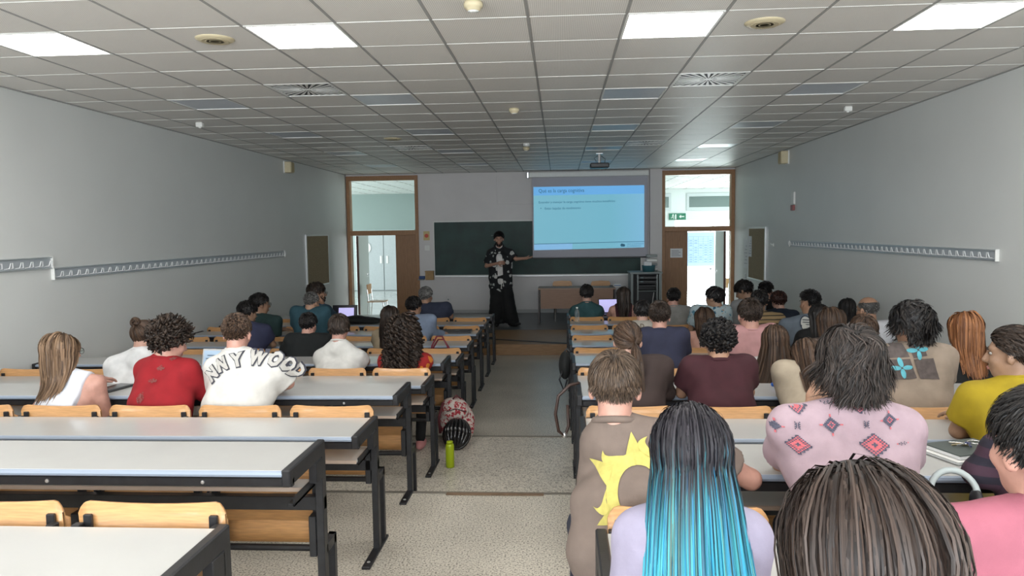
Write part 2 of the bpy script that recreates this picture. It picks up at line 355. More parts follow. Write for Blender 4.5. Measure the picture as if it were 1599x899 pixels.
# grey double doors with portholes
d3=struct(MB().box(-7.3,-5.05,YH-.03,YH,0,2.12,.004).build('door_3',mat('grey_green_door',(.40,.45,.45),.4,noise=.03)),'grey double doors with round portholes at the far side of the hall')
for x0,x1,px,hx in ((-7.25,-6.13,-6.78,-6.22),(-6.12,-5.08,-5.45,-6.0)):
    lf=MB().box(x0+.01,x1-.01,YH-.07,YH-.03,.02,2.08,.004).build('door_leaf',MATS['grey_green_door'],d3)
    MB().lathe([(.17,-.02),(.21,-.02),(.21,.02),(.17,.02)],c=(px,YH-.08,1.5),n=28,axis='y').build('porthole_ring',M_wplast,lf)
    MB().lathe([(.0,0),(.17,0),(.17,.01)],c=(px,YH-.09,1.5),n=28,axis='y').build('porthole_glass',mat('porthole_dark',(.12,.06,.05),.1),lf)
    MB().box(hx-.035,hx+.035,YH-.10,YH-.07,.95,1.22,.01).build('push_plate',M_wplast,lf)
struct(MB().box(-4.72,-4.3,YH-.35,YH,0,3.36).build('trim_8',M_white))
# high window, exit signs, glazed exit
b=MB()
for (x0,x1) in ((3.40,3.80),(4.30,5.92)):
    wz=struct(MB().box(x0,x1,YH-.03,YH-.001,2.62,3.22,.01).build('window_%d'%(2 if x0<4 else 3),mat('grey_window_frame',(.50,.53,.54),.4)))
    MB().box(x0+.09,x1-.09,YH-.035,YH-.03,2.74,3.10).build('pane',mat('dim_glass',(.12,.16,.15),.08),wz)
ex=struct(MB().box(4.22,4.27,YH,YH+.08,0,2.16).build('door_4',M_alu),'glazed exit door at the far side of the hall, bright daylight outside')
b=MB();b.box(5.95,6.0,YH,YH+.08,0,2.16);b.box(4.22,6,YH,YH+.08,2.10,2.16);b.box(4.22,6,YH,YH+.08,0,.10);b.box(5.1,5.15,YH,YH+.08,.1,2.1);b.box(4.27,5.95,YH,YH+.08,.62,.66);b.build('mullion',M_alu,ex)
MB().box(4.27,5.95,YH+.03,YH+.036,.1,2.1).build('pane',M_glass,ex)
# timetable sheet on the exit glass
ps=unp(1073,363,Y=YH-.06);pe=unp(1116,415,Y=YH-.06)
t=thing('hanging_notice','large pale blue timetable sheet on the glass of the far exit','notice',(ps[0],YH-.004,pe[2]))
Wn,Hn=pe[0]-ps[0],ps[2]-pe[2]
MB().box(0,Wn,0,.004,0,Hn).build('sheet',mat('translucent_blue_paper',(.42,.58,.80),.7,noise=.03),t)
b=MB()
for r in range(12): b.box(.04,Wn-.04,-.003,0,Hn*(.1+.07*r),Hn*(.1+.07*r)+.006)
for c in range(6): b.box(.05+c*(Wn-.1)/5,.056+c*(Wn-.1)/5,-.003,0,Hn*.1,Hn*.87)
for r in range(10):
    for c in range(5):
        if random.random()<.6: b.box(.09+c*(Wn-.1)/5,.05+(c+.8)*(Wn-.1)/5,-.003,0,Hn*(.12+.07*r),Hn*(.12+.07*r)+.02)
b.build('printed_table',mat('blue_ink',(.2,.32,.5),.8),t)
for q,(u0,u1) in enumerate(((1045,1057),(1058,1071))):
    a=unp(u0,333,Y=YH-.05);c=unp(u1,343,Y=YH-.05)
    t=thing('exit_sign','green emergency exit sign with %s, above the far exit, %s of the pair'%('running figure' if q==0 else 'arrow','left' if q==0 else 'right'),'sign',(a[0],YH-.05,c[2]),0,'emergency exit signs')
    w_,h_=c[0]-a[0],a[2]-c[2]
    MB().box(0,w_,0,.05,0,h_,.004).build('panel',mat('sign_green',(.02,.16,.09),.5),t)
    g=MB()
    if q==0:
        g.ell((w_*.5,-.003,h_*.78),(.02,.003,.02));g.tube([(w_*.5,-.003,h_*.7),(w_*.45,-.003,h_*.45),(w_*.6,-.003,h_*.3),(w_*.55,-.003,h_*.12)],.010,5);g.tube([(w_*.45,-.003,h_*.45),(w_*.35,-.003,h_*.3),(w_*.22,-.003,h_*.3)],.010,5);g.tube([(w_*.35,-.003,h_*.6),(w_*.5,-.003,h_*.64),(w_*.66,-.003,h_*.5)],.008,5);g.box(w_*.76,w_*.9,-.004,0,h_*.1,h_*.85)
    else:
        g.box(w_*.35,w_*.8,-.004,0,h_*.44,h_*.56);g.poly([(w_*.18,h_*.5),(w_*.42,h_*.75),(w_*.42,h_*.25)][::-1],-.004,0)
    g.build('pictogram',M_wplast,t)
# hall chair seen through the left door
def hall_chair(x,y,rz,lab):
    t=thing('hall_chair',lab,'chair',(x,y,0),rz,'chairs in the hall')
    MB().box(-.2,.2,-.2,.2,.44,.46,.008).build('seat',M_ply,t)
    MB().box(-.19,.19,.19,.205,.62,.85,.007).build('backrest',M_ply,t)
    for sx in(-1,1):
        MB().tube([(.18*sx,-.2,0),(.18*sx,-.16,.44)],.011,8).build('leg',M_chrome,t);MB().tube([(.18*sx,.22,0),(.18*sx,.17,.44),(.18*sx,.21,.82)],.011,8).build('leg',M_chrome,t)
    return t
q=unp(590,470,Z=.45); hall_chair(q[0],q[1],PI/2,'chrome legged beech chair in the hall, seen through the left door')
q=unp(1124,452,Z=.6); hall_chair(q[0],q[1]+.3,-PI/2+.3,'beech chair in the hall behind the open right door leaf')

# ================================================================== STAGE, BOARD, SCREEN
sw=struct(MB().box(-3.1,XR-1.6,12.0,13.76,0,.178,.002).build('floor',M_stagewood),'wooden front of the low platform')
struct(MB().box(-3.1,XR-1.6,13.76,YW,0,.18,.002).build('floor',M_stage),'dark grey low platform before the board')
MB().add([(-2.6,13.12,.1785),(-2.6,13.22,.1785),(.35,12.02,.1785),(.35,11.9995,.1785),(.1,11.9995,.1785),(-2.6,13.12,.183),(-2.6,13.22,.183),(.35,12.02,.183),(.35,11.9995,.183),(.1,11.9995,.183)],[(5,9,8,7,6),(0,1,2,3,4),(0,5,6,1),(1,6,7,2),(2,7,8,3),(3,8,9,4),(4,9,5,0)]).build('floor_strip',M_rubber,sw)
struct(MB().box(-3.16,1.98,YW-.012,YW,.18,.26,.003).build('baseboard_front',mat('grey_skirting',(.42,.42,.42),.5)))
cb=thing('chalkboard','long dark green chalkboard with white frame on the front wall','chalkboard',(-2.81,YW-.03,1.05))
MB().box(0,4.60,.005,.028,0,1.19,.002).build('writing_surface',M_board,cb)
for a in ((-.02,4.62,-.02,.0),(-.02,4.62,1.19,1.215)): MB().box(a[0],a[1],-.005,.03,a[2],a[3],.003).build('frame_rail',M_wplast,cb)
for a in ((-.02,0),(4.6,4.62)): MB().box(a[0],a[1],-.005,.03,0,1.19,.003).build('frame_stile',M_wplast,cb)
MB().box(0,4.6,-.07,.03,-.035,-.02,.004).build('chalk_tray',M_alu,cb)
MB().box(1.9,1.904,.028-.026,.005,0,1.19).build('board_joint',M_dark,cb)
# writing left on the board
for (x,z,wd) in ((1.28,.88,.12),(1.42,.89,.16)):
    b=MB();pts=[(x+wd*i/14,.0035,z+.012*math.sin(i*2.1)) for i in range(15)];b.tube(pts,.0022,4);b.build('chalk_mark',mat('chalk',(.30,.36,.34),.9),cb)
# projector screen
ys=YW-.16
def SP(u,v): return unp(u,v,Y=ys)
a=SP(826,273);c=SP(1011,276)
scn=thing('projector_screen','pull-down projector screen showing a pale blue slide','projector screen',(SP(832,400)[0],ys,SP(832,402)[2]))
ox,oz=scn.location.x,scn.location.z
MB().box(a[0]-ox-.0,SP(1013,270)[0]-ox,-.05,.05,3.19-oz,3.30-oz,.012).build('screen_housing',M_wplast,scn)
MB().box(a[0]-ox-.05,a[0]-ox,-.05,.05,3.17-oz,3.31-oz,.01).build('bracket',M_alu,scn)
sx1=SP(1011,398)[0]-ox
MB().box(0,sx1,0,.003,0,3.2-oz).build('screen_cloth',mat('screen_cloth',(.46,.45,.50),.8),scn)
MB().box(-.01,sx1+.01,-.012,.012,-.03,.0,.008).build('bottom_bar',M_dark,scn)
b=MB();tl,tr,br,bl=[SP(*q) for q in((833,292),(1006,289),(1006,386),(834,390.5))]
def onscr(q,d): return (q[0]-ox,d,q[2]-oz)
SL=[onscr(q,-.004) for q in (bl,br,tr,tl)]
def bil(s,t_,d=-.004):
    p=[np.array(q) for q in SL];r=(p[0]*(1-s)+p[1]*s)*(1-t_)+(p[3]*(1-s)+p[2]*s)*t_;r[1]=d;return tuple(r)
def slide_mat():
    m=bpy.data.materials.new('slide_light');m.use_nodes=True;n,l=nm(m);b=n['Principled BSDF']
    tc=n.new('ShaderNodeTexCoord');mp=n.new('ShaderNodeMapping');mp.inputs['Rotation'].default_value=(0,0,0);l.new(tc.outputs['Generated'],mp.inputs[0])
    sx=n.new('ShaderNodeSeparateXYZ');l.new(mp.outputs[0],sx.inputs[0])
    r=n.new('ShaderNodeValToRGB');e=r.color_ramp.elements;e[0].position=0;e[0].color=(.19,.48,.60,1);e[1].position=1;e[1].color=(.21,.50,.72,1);x=e.new(.7);x.color=(.17,.47,.60,1);l.new(sx.outputs[0],r.inputs[0])
    l.new(r.outputs[0],b.inputs['Emission Color']);b.inputs['Emission Strength'].default_value=.37;b.inputs['Base Color'].default_value=(.1,.15,.18,1);b.inputs['Roughness'].default_value=.8
    return m
M_slide=slide_mat();M_head=mat('slide_header_light',(.13,.36,.66),.8,emit=.36);M_foot=mat('slide_footer_light',(.20,.40,.62),.8,emit=.38);M_stext=mat('slide_text',(.05,.16,.25),.9,emit=.15)
MB().add([bil(0,0),bil(1,0),bil(1,1),bil(0,1)],[(0,1,2,3)]).build('slide',M_slide,scn)
MB().add([bil(0,.865,-.006),bil(1,.865,-.006),bil(1,1,-.006),bil(0,1,-.006)],[(0,1,2,3)]).build('slide_header',M_head,scn)
MB().add([bil(0,0,-.006),bil(.35,0,-.006),bil(.35,.092,-.006),bil(0,.092,-.006)],[(0,1,2,3)]).build('slide_footer',M_foot,scn)
MB().add([bil(0,.092,-.007),bil(1,.092,-.007),bil(1,.1,-.007),bil(0,.1,-.007)],[(0,1,2,3)]).build('slide_rule',M_stext,scn)
def slide_text(s,size,u,v,width=None):
    me=text_mesh(s,size,M_stext,extrude=0);xs=[q.co.x for q in me.vertices];k=(width/(max(xs)-min(xs))) if width else 1
    W_=SL[1][0]-SL[0][0];H_=SL[3][2]-SL[0][2]
    for q in me.vertices:
        p=bil(u+q.co.x*k/W_,v+q.co.y/H_,-.009);q.co=p
    link('slide_text',me,scn)
slide_text('Qué es la carga cognitiva',.115,.045,.91,1.0)
slide_text('Entender y manejar la carga cognitiva tiene muchos beneficios:',.07,.045,.74,1.68)
slide_text('Evitar bajadas de rendimiento',.075,.10,.64,.79)
slide_text('•',.09,.06,.64)
b=MB();cx,cz=bil(.80,.045)[0],bil(.8,.045)[2]
b.lathe([(.022,0),(.034,0),(.034,.001),(.022,.001)],c=(cx,-.009,cz),n=20,axis='y');b.lathe([(.0,0),(.03,0),(.03,.001)],c=(cx+.035,-.010,cz-.005),n=20,axis='y');b.build('slide_emblem',M_stext,scn)
slide_text('GRUPO DE INVESTIGACIÓN',.034,.845,.052,.36);slide_text('EN APRENDIZAJE',.034,.845,.018,.3)
# wall items beside the board
def wallbox(name,lab,cat,u0,v0,u1,v1,m,dep=.02,y=YW):
    a=unp(u0,v0,Y=y-dep);c=unp(u1,v1,Y=y-dep); t=thing(name,lab,cat,((a[0]+c[0])/2,y,c[2]))
    w_=(c[0]-a[0])/2;h_=a[2]-c[2]; return t,w_,h_
t,w_,h_=wallbox('warning_notice','small yellow notice with a red ring, left of the chalkboard','notice',661,361,671,375,M_cream,.006)
MB().box(-w_,w_,-.006,-.001,0,h_,.001).build('card',mat('yellow_card',(.62,.50,.25),.7),t);MB().lathe([(.028,0),(.045,0),(.045,.003),(.028,.003)],c=(0,-.009,h_*.5),n=20,axis='y').build('red_ring',mat('red_print',(.6,.12,.08),.7),t)
t,w_,h_=wallbox('light_switch','white light switch below the yellow notice','switch',663,383,671,391,M_wplast,.015)
MB().box(-w_,w_,-.012,-.001,0,h_,.003).build('plate',M_wplast,t);MB().box(-w_*.5,w_*.5,-.018,-.011,h_*.25,h_*.75,.002).build('rocker',M_wplast,t)
for (u,v,l) in ((700,468,'small white wall socket under the left end of the chalkboard'),):
    t,w_,h_=wallbox('wall_socket',l,'socket',u-4,v-5,u+4,v+4,M_wplast,.012)
    MB().box(-w_,w_,-.012,-.001,0,h_,.003).build('plate',M_wallf,t);MB().lathe([(0,0),(.018,0),(.018,.003)],c=(0,-.014,h_*.5),n=16,axis='y').build('outlet',M_greymet,t)
t,w_,h_=wallbox('eraser_box','tan cardboard box for erasers beside the chalk tray','box',664,423,677,437,M_cream,.10)
MB().box(-w_,w_,-.10,-.002,0,h_,.004).build('box_body',mat('cardboard',(.42,.27,.13),.8,noise=.1),t);MB().box(-w_*1.1,w_*1.1,-.11,-.002,h_-.03,h_,.004).build('lid',MATS['cardboard'],t)
t,w_,h_=wallbox('eraser','blue board eraser beside the tan box','eraser',654,431,663,437,M_cream,.08)
MB().box(-w_,w_,-.08,-.01,.02,h_,.006).build('eraser_body',mat('blue_felt',(.05,.09,.22),.8),t);MB().box(-w_*1.3,w_*.8,-.10,-.0,-.004,.018,.004).build('ledge',M_greymet,t)
t=thing('wall_cable_duct','thin cable duct running over the front wall above the board','cable duct',(-1.4,YW,2.5));MB().box(0,.03,-.015,0,.15,.78,.003).build('vertical_duct',M_wallf,t);MB().box(0,.8,-.015,0,.12,.15,.003).build('horizontal_duct',M_wallf,t)
a=unp(1047,388,Y=YW);c=unp(1066,402,Y=YW)
t=thing('door_notice','white paper notice taped to the fixed leaf of the right door','notice',((a[0]+c[0])/2,YW+.028,c[2]));w_=(c[0]-a[0])/2;h_=a[2]-c[2]
MB().box(-w_,w_,-.002,0,0,h_).build('sheet',M_paper,t);b=MB()
for i in range(4): b.box(-w_*.8,w_*(.7-.3*(i%2)),-.003,-.002,h_*(.2+.18*i),h_*(.2+.18*i)+.008)
b.build('print',M_ink,t)
# hanging pull cord/ring right of the screen
t=thing('screen_pull_cord','white pull ring on its cord beside the screen','cord',(1.955,YW-.13,1.35));MB().tube([(0,0,.9),(0,0,.12)],.004,6).build('cord',M_wplast,t);b=MB();b.tube([(.04*math.cos(a_),0,.07+.05*math.sin(a_)) for a_ in np.linspace(0,2*PI,16)],.006,6);b.build('ring',M_wplast,t)
# ---------------- teacher desk
yt=14.68
tl=unp(840,450,Y=yt);tr_=1.10
ztop=tl[2]; zm=unp(845,482,Y=yt)[2]; x0=tl[0]
t=thing('teacher_desk','beech teacher desk with modesty panel on the platform','desk',(x0,yt,.18)); L=tr_-x0;H=ztop-.18
MB().box(0,L,-.03,.55,H-.03,H,.004).build('tabletop',mat('beech_brown',(.33,.21,.14),.45,noise=.08,nscale=6,stretch=(1,8,8)),t)
MB().box(.05,L-.05,0,.02,zm-.18,H-.03,.002).build('modesty_panel',mat('beech_panel',(.30,.175,.115),.5,noise=.08,nscale=6,stretch=(1,8,8)),t)
for x in(0,L-.03): MB().box(x,x+.03,-.02,.52,0.0,H-.03,.003).build('side_panel',mat('dark_side',(.09,.075,.075),.5),t)
MB().tube([(.34,.35,0),(.34,.35,zm-.18)],.022,10).build('leg',M_chrome,t)
for (u,l) in ((878,'left beech chair behind the teacher desk'),(938,'right beech chair behind the teacher desk')):
    yc=yt+1.02;q=unp(u,438,Y=yc)
    t=thing('teacher_chair',l,'chair',(q[0],yc-.2,.18),0,'chairs behind the teacher desk');h=q[2]-.18
    MB().box(-.2,.2,-.2,.2,.44,.455,.006).build('seat',M_ply,t)
    b=MB();b.poly([(-.19,h-.25),(-.205,h-.06),(-.18,h-.01),(0,h),(.18,h-.01),(.205,h-.06),(.19,h-.25)],.2,.215);b.build('backrest',M_ply,t)
    for sx in(-1,1):
        MB().tube([(.17*sx,-.2,0),(.17*sx,-.16,.44)],.011,8).build('leg',M_chrome,t);MB().tube([(.17*sx,.24,0),(.17*sx,.17,.44),(.17*sx,.19,h-.1)],.011,8).build('leg',M_chrome,t)
q=unp(962,446,Y=15.2)
t=thing('desk_items_box','small blue and white box on the right end of the teacher desk','box',(q[0],15.0,ztop));MB().box(-.06,.08,-.03,.05,0,.05,.004).build('box_body',M_wplast,t);MB().box(-.058,.078,-.034,-.03,.015,.03).build('blue_band',mat('blue_print',(.06,.12,.3),.6),t);MB().box(-.15,-.08,-.03,.02,0,.03,.006).build('black_clip',M_dark,t)
# ---------------- equipment cabinet
yr=15.3
a=unp(985,425,Y=yr);c=unp(1033,425,Y=yr);x0,x1=a[0],c[0];zt=a[2]
t=thing('equipment_cabinet','grey metal equipment rack cabinet with dark glass front, right of the board','cabinet',(x0,yr,.18));w_=x1-x0;H=zt-.18
for q in ((0,.05,0,.6),(w_-.05,w_,0,.6)): MB().box(q[0],q[1],q[2],q[3],0,H-.03,.004).build('side_panel',M_greymet,t)
MB().box(-.02,w_+.02,-.02,.62,H-.035,H,.005).build('top_panel',M_greymet,t);MB().box(.05,w_-.05,.55,.6,0,H-.03).build('back_panel',M_dark,t);MB().box(.05,w_-.05,0,.6,0,.06).build('plinth',M_greymet,t)
MB().box(.13,.16,.02,.05,.06,H-.05).build('rack_rail',M_greymet,t);MB().box(w_-.10,w_-.07,.02,.05,.06,H-.05).build('rack_rail',M_greymet,t)
for i,(z,h,mm) in enumerate(((H-.14,.05,M_dark),(H-.22,.045,M_dark),(H-.30,.03,M_dark),(H-.40,.015,M_greymet))):
    u_=MB().box(.16,w_-.1,.04,.4,z,z+h,.003).build('rack_unit',mm,t)
    if i<2: MB().box(.2,.26,.034,.04,z+.015,z+.03).build('display',mat('dim_display',(.2,.3,.3),.3),u_)
MB().tube([(w_-.16,.04,.1),(w_-.19,.0,.3),(w_-.15,.03,.55)],.008,6).build('cable',M_wplast,t)
t=thing('glass_jar_crate','blue-green plastic tub on top of the equipment cabinet','tub',(x0+w_*.62,yr+.2,zt));MB().lathe([(.0,0),(.12,0),(.14,.12),(.145,.13),(.13,.13),(.11,.02)],n=20).build('tub_body',mat('teal_plastic',(.05,.15,.18),.25),t,smooth=True);MB().box(-.10,.06,-.03,.05,.1,.2,.005).build('contents',M_paper,t)
t=thing('stacked_devices','dark and white flat devices stacked behind the tub on the cabinet','device stack',(x0+w_*.78,yr+.45,zt))
for i in range(4): MB().box(-.02-.1,.1,-.08,.08,.02+.09*i,.07+.09*i,.006).build('device',M_greymet if i%2 else M_wplast,t)
MB().box(-.13,.11,-.07,.07,0,.02,.004).build('device_base',M_dark,t)
# ---------------- projector
yp=12.9;q=unp(936,258,Y=yp)
t=thing('ceiling_projector','dark ceiling projector hanging on a silver pole','projector',(q[0],yp,q[2]));zc=ZC-q[2]
MB().box(-.16,.16,-.12,.14,-.05,.035,.015).build('projector_body',M_dark,t);MB().lathe([(0,0),(.035,0),(.04,.06)],c=(.06,.14,-.01),n=16,axis='y').build('lens',M_chrome,t)
MB().tube([(0,0,.03),(0,0,zc-.02)],.028,10).build('pole',M_alu,t);MB().box(-.06,.06,-.06,.06,zc-.02,zc-.004,.004).build('ceiling_plate',M_alu,t)
MB().tube([(-.03,0,zc-.05),(-.09,0,zc*.6),(-.05,0,.06)],.006,6).build('cable',M_dark,t);MB().tube([(.03,0,zc-.05),(.10,0,zc*.5),(.09,0,.03)],.006,6).build('cable',M_dark,t)
# ---------------- side wall items
def speaker(lab,X,sg,y0,z0,z1):
    t=thing('wall_speaker',lab,'speaker',(X,y0,z0),0,'small wall loudspeakers')
    MB().box(0,sg*.13,-.09,.09,0,z1-z0,.012).build('speaker_body',M_cream,t);MB().box(sg*.128,sg*.136,-.075,.075,.02,z1-z0-.02,.003).build('speaker_grille',mat('cream_grille',(.52,.43,.25),.7),t);MB().box(-sg*.0,sg*.02,-.1,.1,-.01,z1-z0+.01,.004).build('bracket',M_wplast,t)
speaker('cream wall loudspeaker high on the left wall',XL,1,12.9,3.1,3.29)
speaker('cream wall loudspeaker high on the right wall',XR,-1,12.85,3.09,3.30)
def cork(lab,X,sg,y0,y1,z0,z1):
    t=thing('notice_board',lab,'notice board',(X,y0,z0),0,'cork notice boards');w_=y1-y0;h_=z1-z0
    MB().box(sg*.002,sg*.02,0,w_,0,h_).build('cork_surface',M_cork,t)
    for q in ((-.0,w_,-.02,.012),(0,w_,h_-.012,h_+.02)): MB().box(0,sg*.032,q[0]-.02,q[1]+.02,q[2],q[3],.004).build('frame_rail',M_alu,t)
    for q in ((-.02,.012),(w_-.012,w_+.02)): MB().box(0,sg*.032,q[0],q[1],0,h_,.004).build('frame_stile',M_alu,t)
    return t
cork('aluminium framed cork board on the left wall by the door',XL,1,13.79,15.12,1.0,1.99)
cork('aluminium framed cork board on the right wall by the door',XR,-1,14.08,15.28,1.02,2.02)
def sheet(lab,y0,y1,z0,z1,d=.003):
    t=thing('paper_notice',lab,'notice',(XR-d,y0,z0));MB().box(-.002,0,0,y1-y0,0,z1-z0).build('sheet',M_paper,t);b=MB()
    for i in range(6): b.box(-.003,-.002,.03,(y1-y0)*(.9-.2*(i%3)),(z1-z0)*(.15+.12*i),(z1-z0)*(.15+.12*i)+.01)
    b.build('print',mat('grey_ink',(.35,.36,.38),.8),t)
sheet('tall white paper sheet on the right wall beyond the cork board',15.42,15.72,1.2,1.8)
sheet('white paper pinned on the far edge of the right cork board',15.02,15.25,1.45,1.86,.024)
sheet('small white card low on the right wall beyond the cork board',15.5,15.62,.98,1.10)
t=thing('fire_alarm_sign','small white and dark red wall device on the right wall','wall device',(XR,12.4,2.3));MB().box(-.03,0,0,.14,.10,.30,.004).build('upper_card',M_wplast,t);MB().box(-.04,0,.01,.13,0,.09,.006).build('red_unit',mat('dark_red_plastic',(.30,.10,.10),.5),t)
t=thing('wall_hook','small white wall hook near the right cork board','hook',(XR,13.6,1.72));MB().tube([(0,0,0),(-.04,0,.0),(-.05,0,.03)],.008,6).build('knob',M_wplast,t);MB().box(-.01,0,-.02,.02,-.03,.03,.003).build('plate',M_wplast,t)
def hookrack(lab,X,sg,y0,y1,z0,z1):
    t=thing('coat_rack',lab,'coat rack',(X,y0,z0),0,'aluminium coat hook rails');L=y1-y0;h=z1-z0
    MB().box(0,sg*.012,0,L,0,h,.002).build('back_rail',mat('rack_grey',(.50,.53,.56),.4,metal=.3),t)
    MB().box(sg*.01,sg*.03,0,L,h-.012,h,.002).build('top_lip',M_alu,t);MB().box(sg*.01,sg*.026,0,L,0,.010,.002).build('bottom_lip',M_alu,t)
    for y in (0,L): MB().box(0,sg*.034,y-.006,y+.006,-.004,h+.004,.003).build('end_cap',M_wplast,t)
    b=MB()
    b.tube([(sg*.014,-.030,.022),(sg*.055,-.022,.03),(sg*.062,-.010,.075),(sg*.062,.010,.075),(sg*.055,.022,.03),(sg*.014,.030,.022)],.0042,5)
    hm=b.mesh('hook',mat('hook_white',(.85,.86,.86),.35),True);n=int(L/.125)
    for i in range(n): link('hook',hm,t,(0,.07+i*(L-.14)/max(1,n-1),0))
hookrack('near short-looking coat hook rail on the left wall, at the picture edge',XL,1,.8,6.71,1.735,1.845)
hookrack('long coat hook rail along the left wall',XL,1,6.72,12.66,1.63,1.74)
hookrack('long coat hook rail along the right wall',XR,-1,6.74,12.6,1.71,1.81)
# ================================================================== DESK ROWS
def backrest_mesh(w_=.48,z0=.50,z1=.80):
    V=[];F=[];prof=[];S_=[1,.99,.965,.92,.86,.6,.3];S_=[-q for q in S_]+[0]+S_[::-1];n=len(S_)-1
    for s in S_:
        a=abs(s);cr=.036*max(0,(a-.86)/.14)**2.6;prof.append((s*w_/2,.012*(1-s*s),z1-.011*(1-min(1,a/.86)**2)-cr,z0+cr*.6))
    for (x,y,t_,b_) in prof:
        V+=[(x,y,b_),(x,y+.012,b_),(x,y+.022,(t_+b_)/2),(x,y+.010,t_),(x,y-.002,t_),(x,y+.009,(t_+b_)/2)]
    for i in range(n):
        for j in range(6):
            a=i*6+j;b=i*6+(j+1)%6;F.append((a,b,b+6,a+6))
    F.append(tuple(range(6)));F.append(tuple(range(n*6,n*6+6))[::-1])
    b=MB();b.add(V,[f[::-1] for f in F]);return b.mesh('backrest',M_ply,True)
def seat_mesh(up):
    n=8;V=[];F=[];m=6
    for i in range(n+1):
        s=-1+2*i/n;x=s*.215
        for j in range(m+1):
            t=j/m;dip=.018*(1-s*s)*math.sin(PI*min(1,t*1.1));ln=.36-.025*(abs(s)**6)
            V.append((x,t*ln,-dip+.012*t*t))
    N=len(V);V+=[(x,y,z-.014) for x,y,z in V]
    for i in range(n):
        for j in range(m):
            a=i*(m+1)+j;q=(a,a+m+1,a+m+2,a+1);F.append(q);F.append(tuple(k+N for k in q[::-1]))
    rim=[i*(m+1) for i in range(n+1)]+[n*(m+1)+j for j in range(1,m+1)]+[i*(m+1)+m for i in range(n-1,-1,-1)]+[j for j in range(m-1,0,-1)]
    for i in range(len(rim)):
        a,b_=rim[i],rim[(i+1)%len(rim)];F.append((a,a+N,b_+N,b_))
    if up: V=[(x,.035-z if False else .03+z*1.0,y) for x,y,z in V]
    b=MB();b.add(V,F);return b.mesh('seat',M_ply,True)
ME={'back':backrest_mesh(),'su':seat_mesh(True),'sd':seat_mesh(False)}
b=MB();b.box(-.014,.014,.008,.022,.66,.762,.003);ME['pad']=b.mesh('mounting_pad',M_black)
b=MB();b.box(-.016,.016,-.02,.07,.38,.56,.003);b.box(-.014,.014,.03,.06,.50,.74,.003);ME['brk']=b.mesh('seat_bracket',M_black)
ME['bolt']=MB().lathe([(0,-.004),(.007,-.003),(.008,0)],n=10,axis='y').mesh('bolt',M_alu)
OCC={}   # occupied seats: (side,k) -> list of x
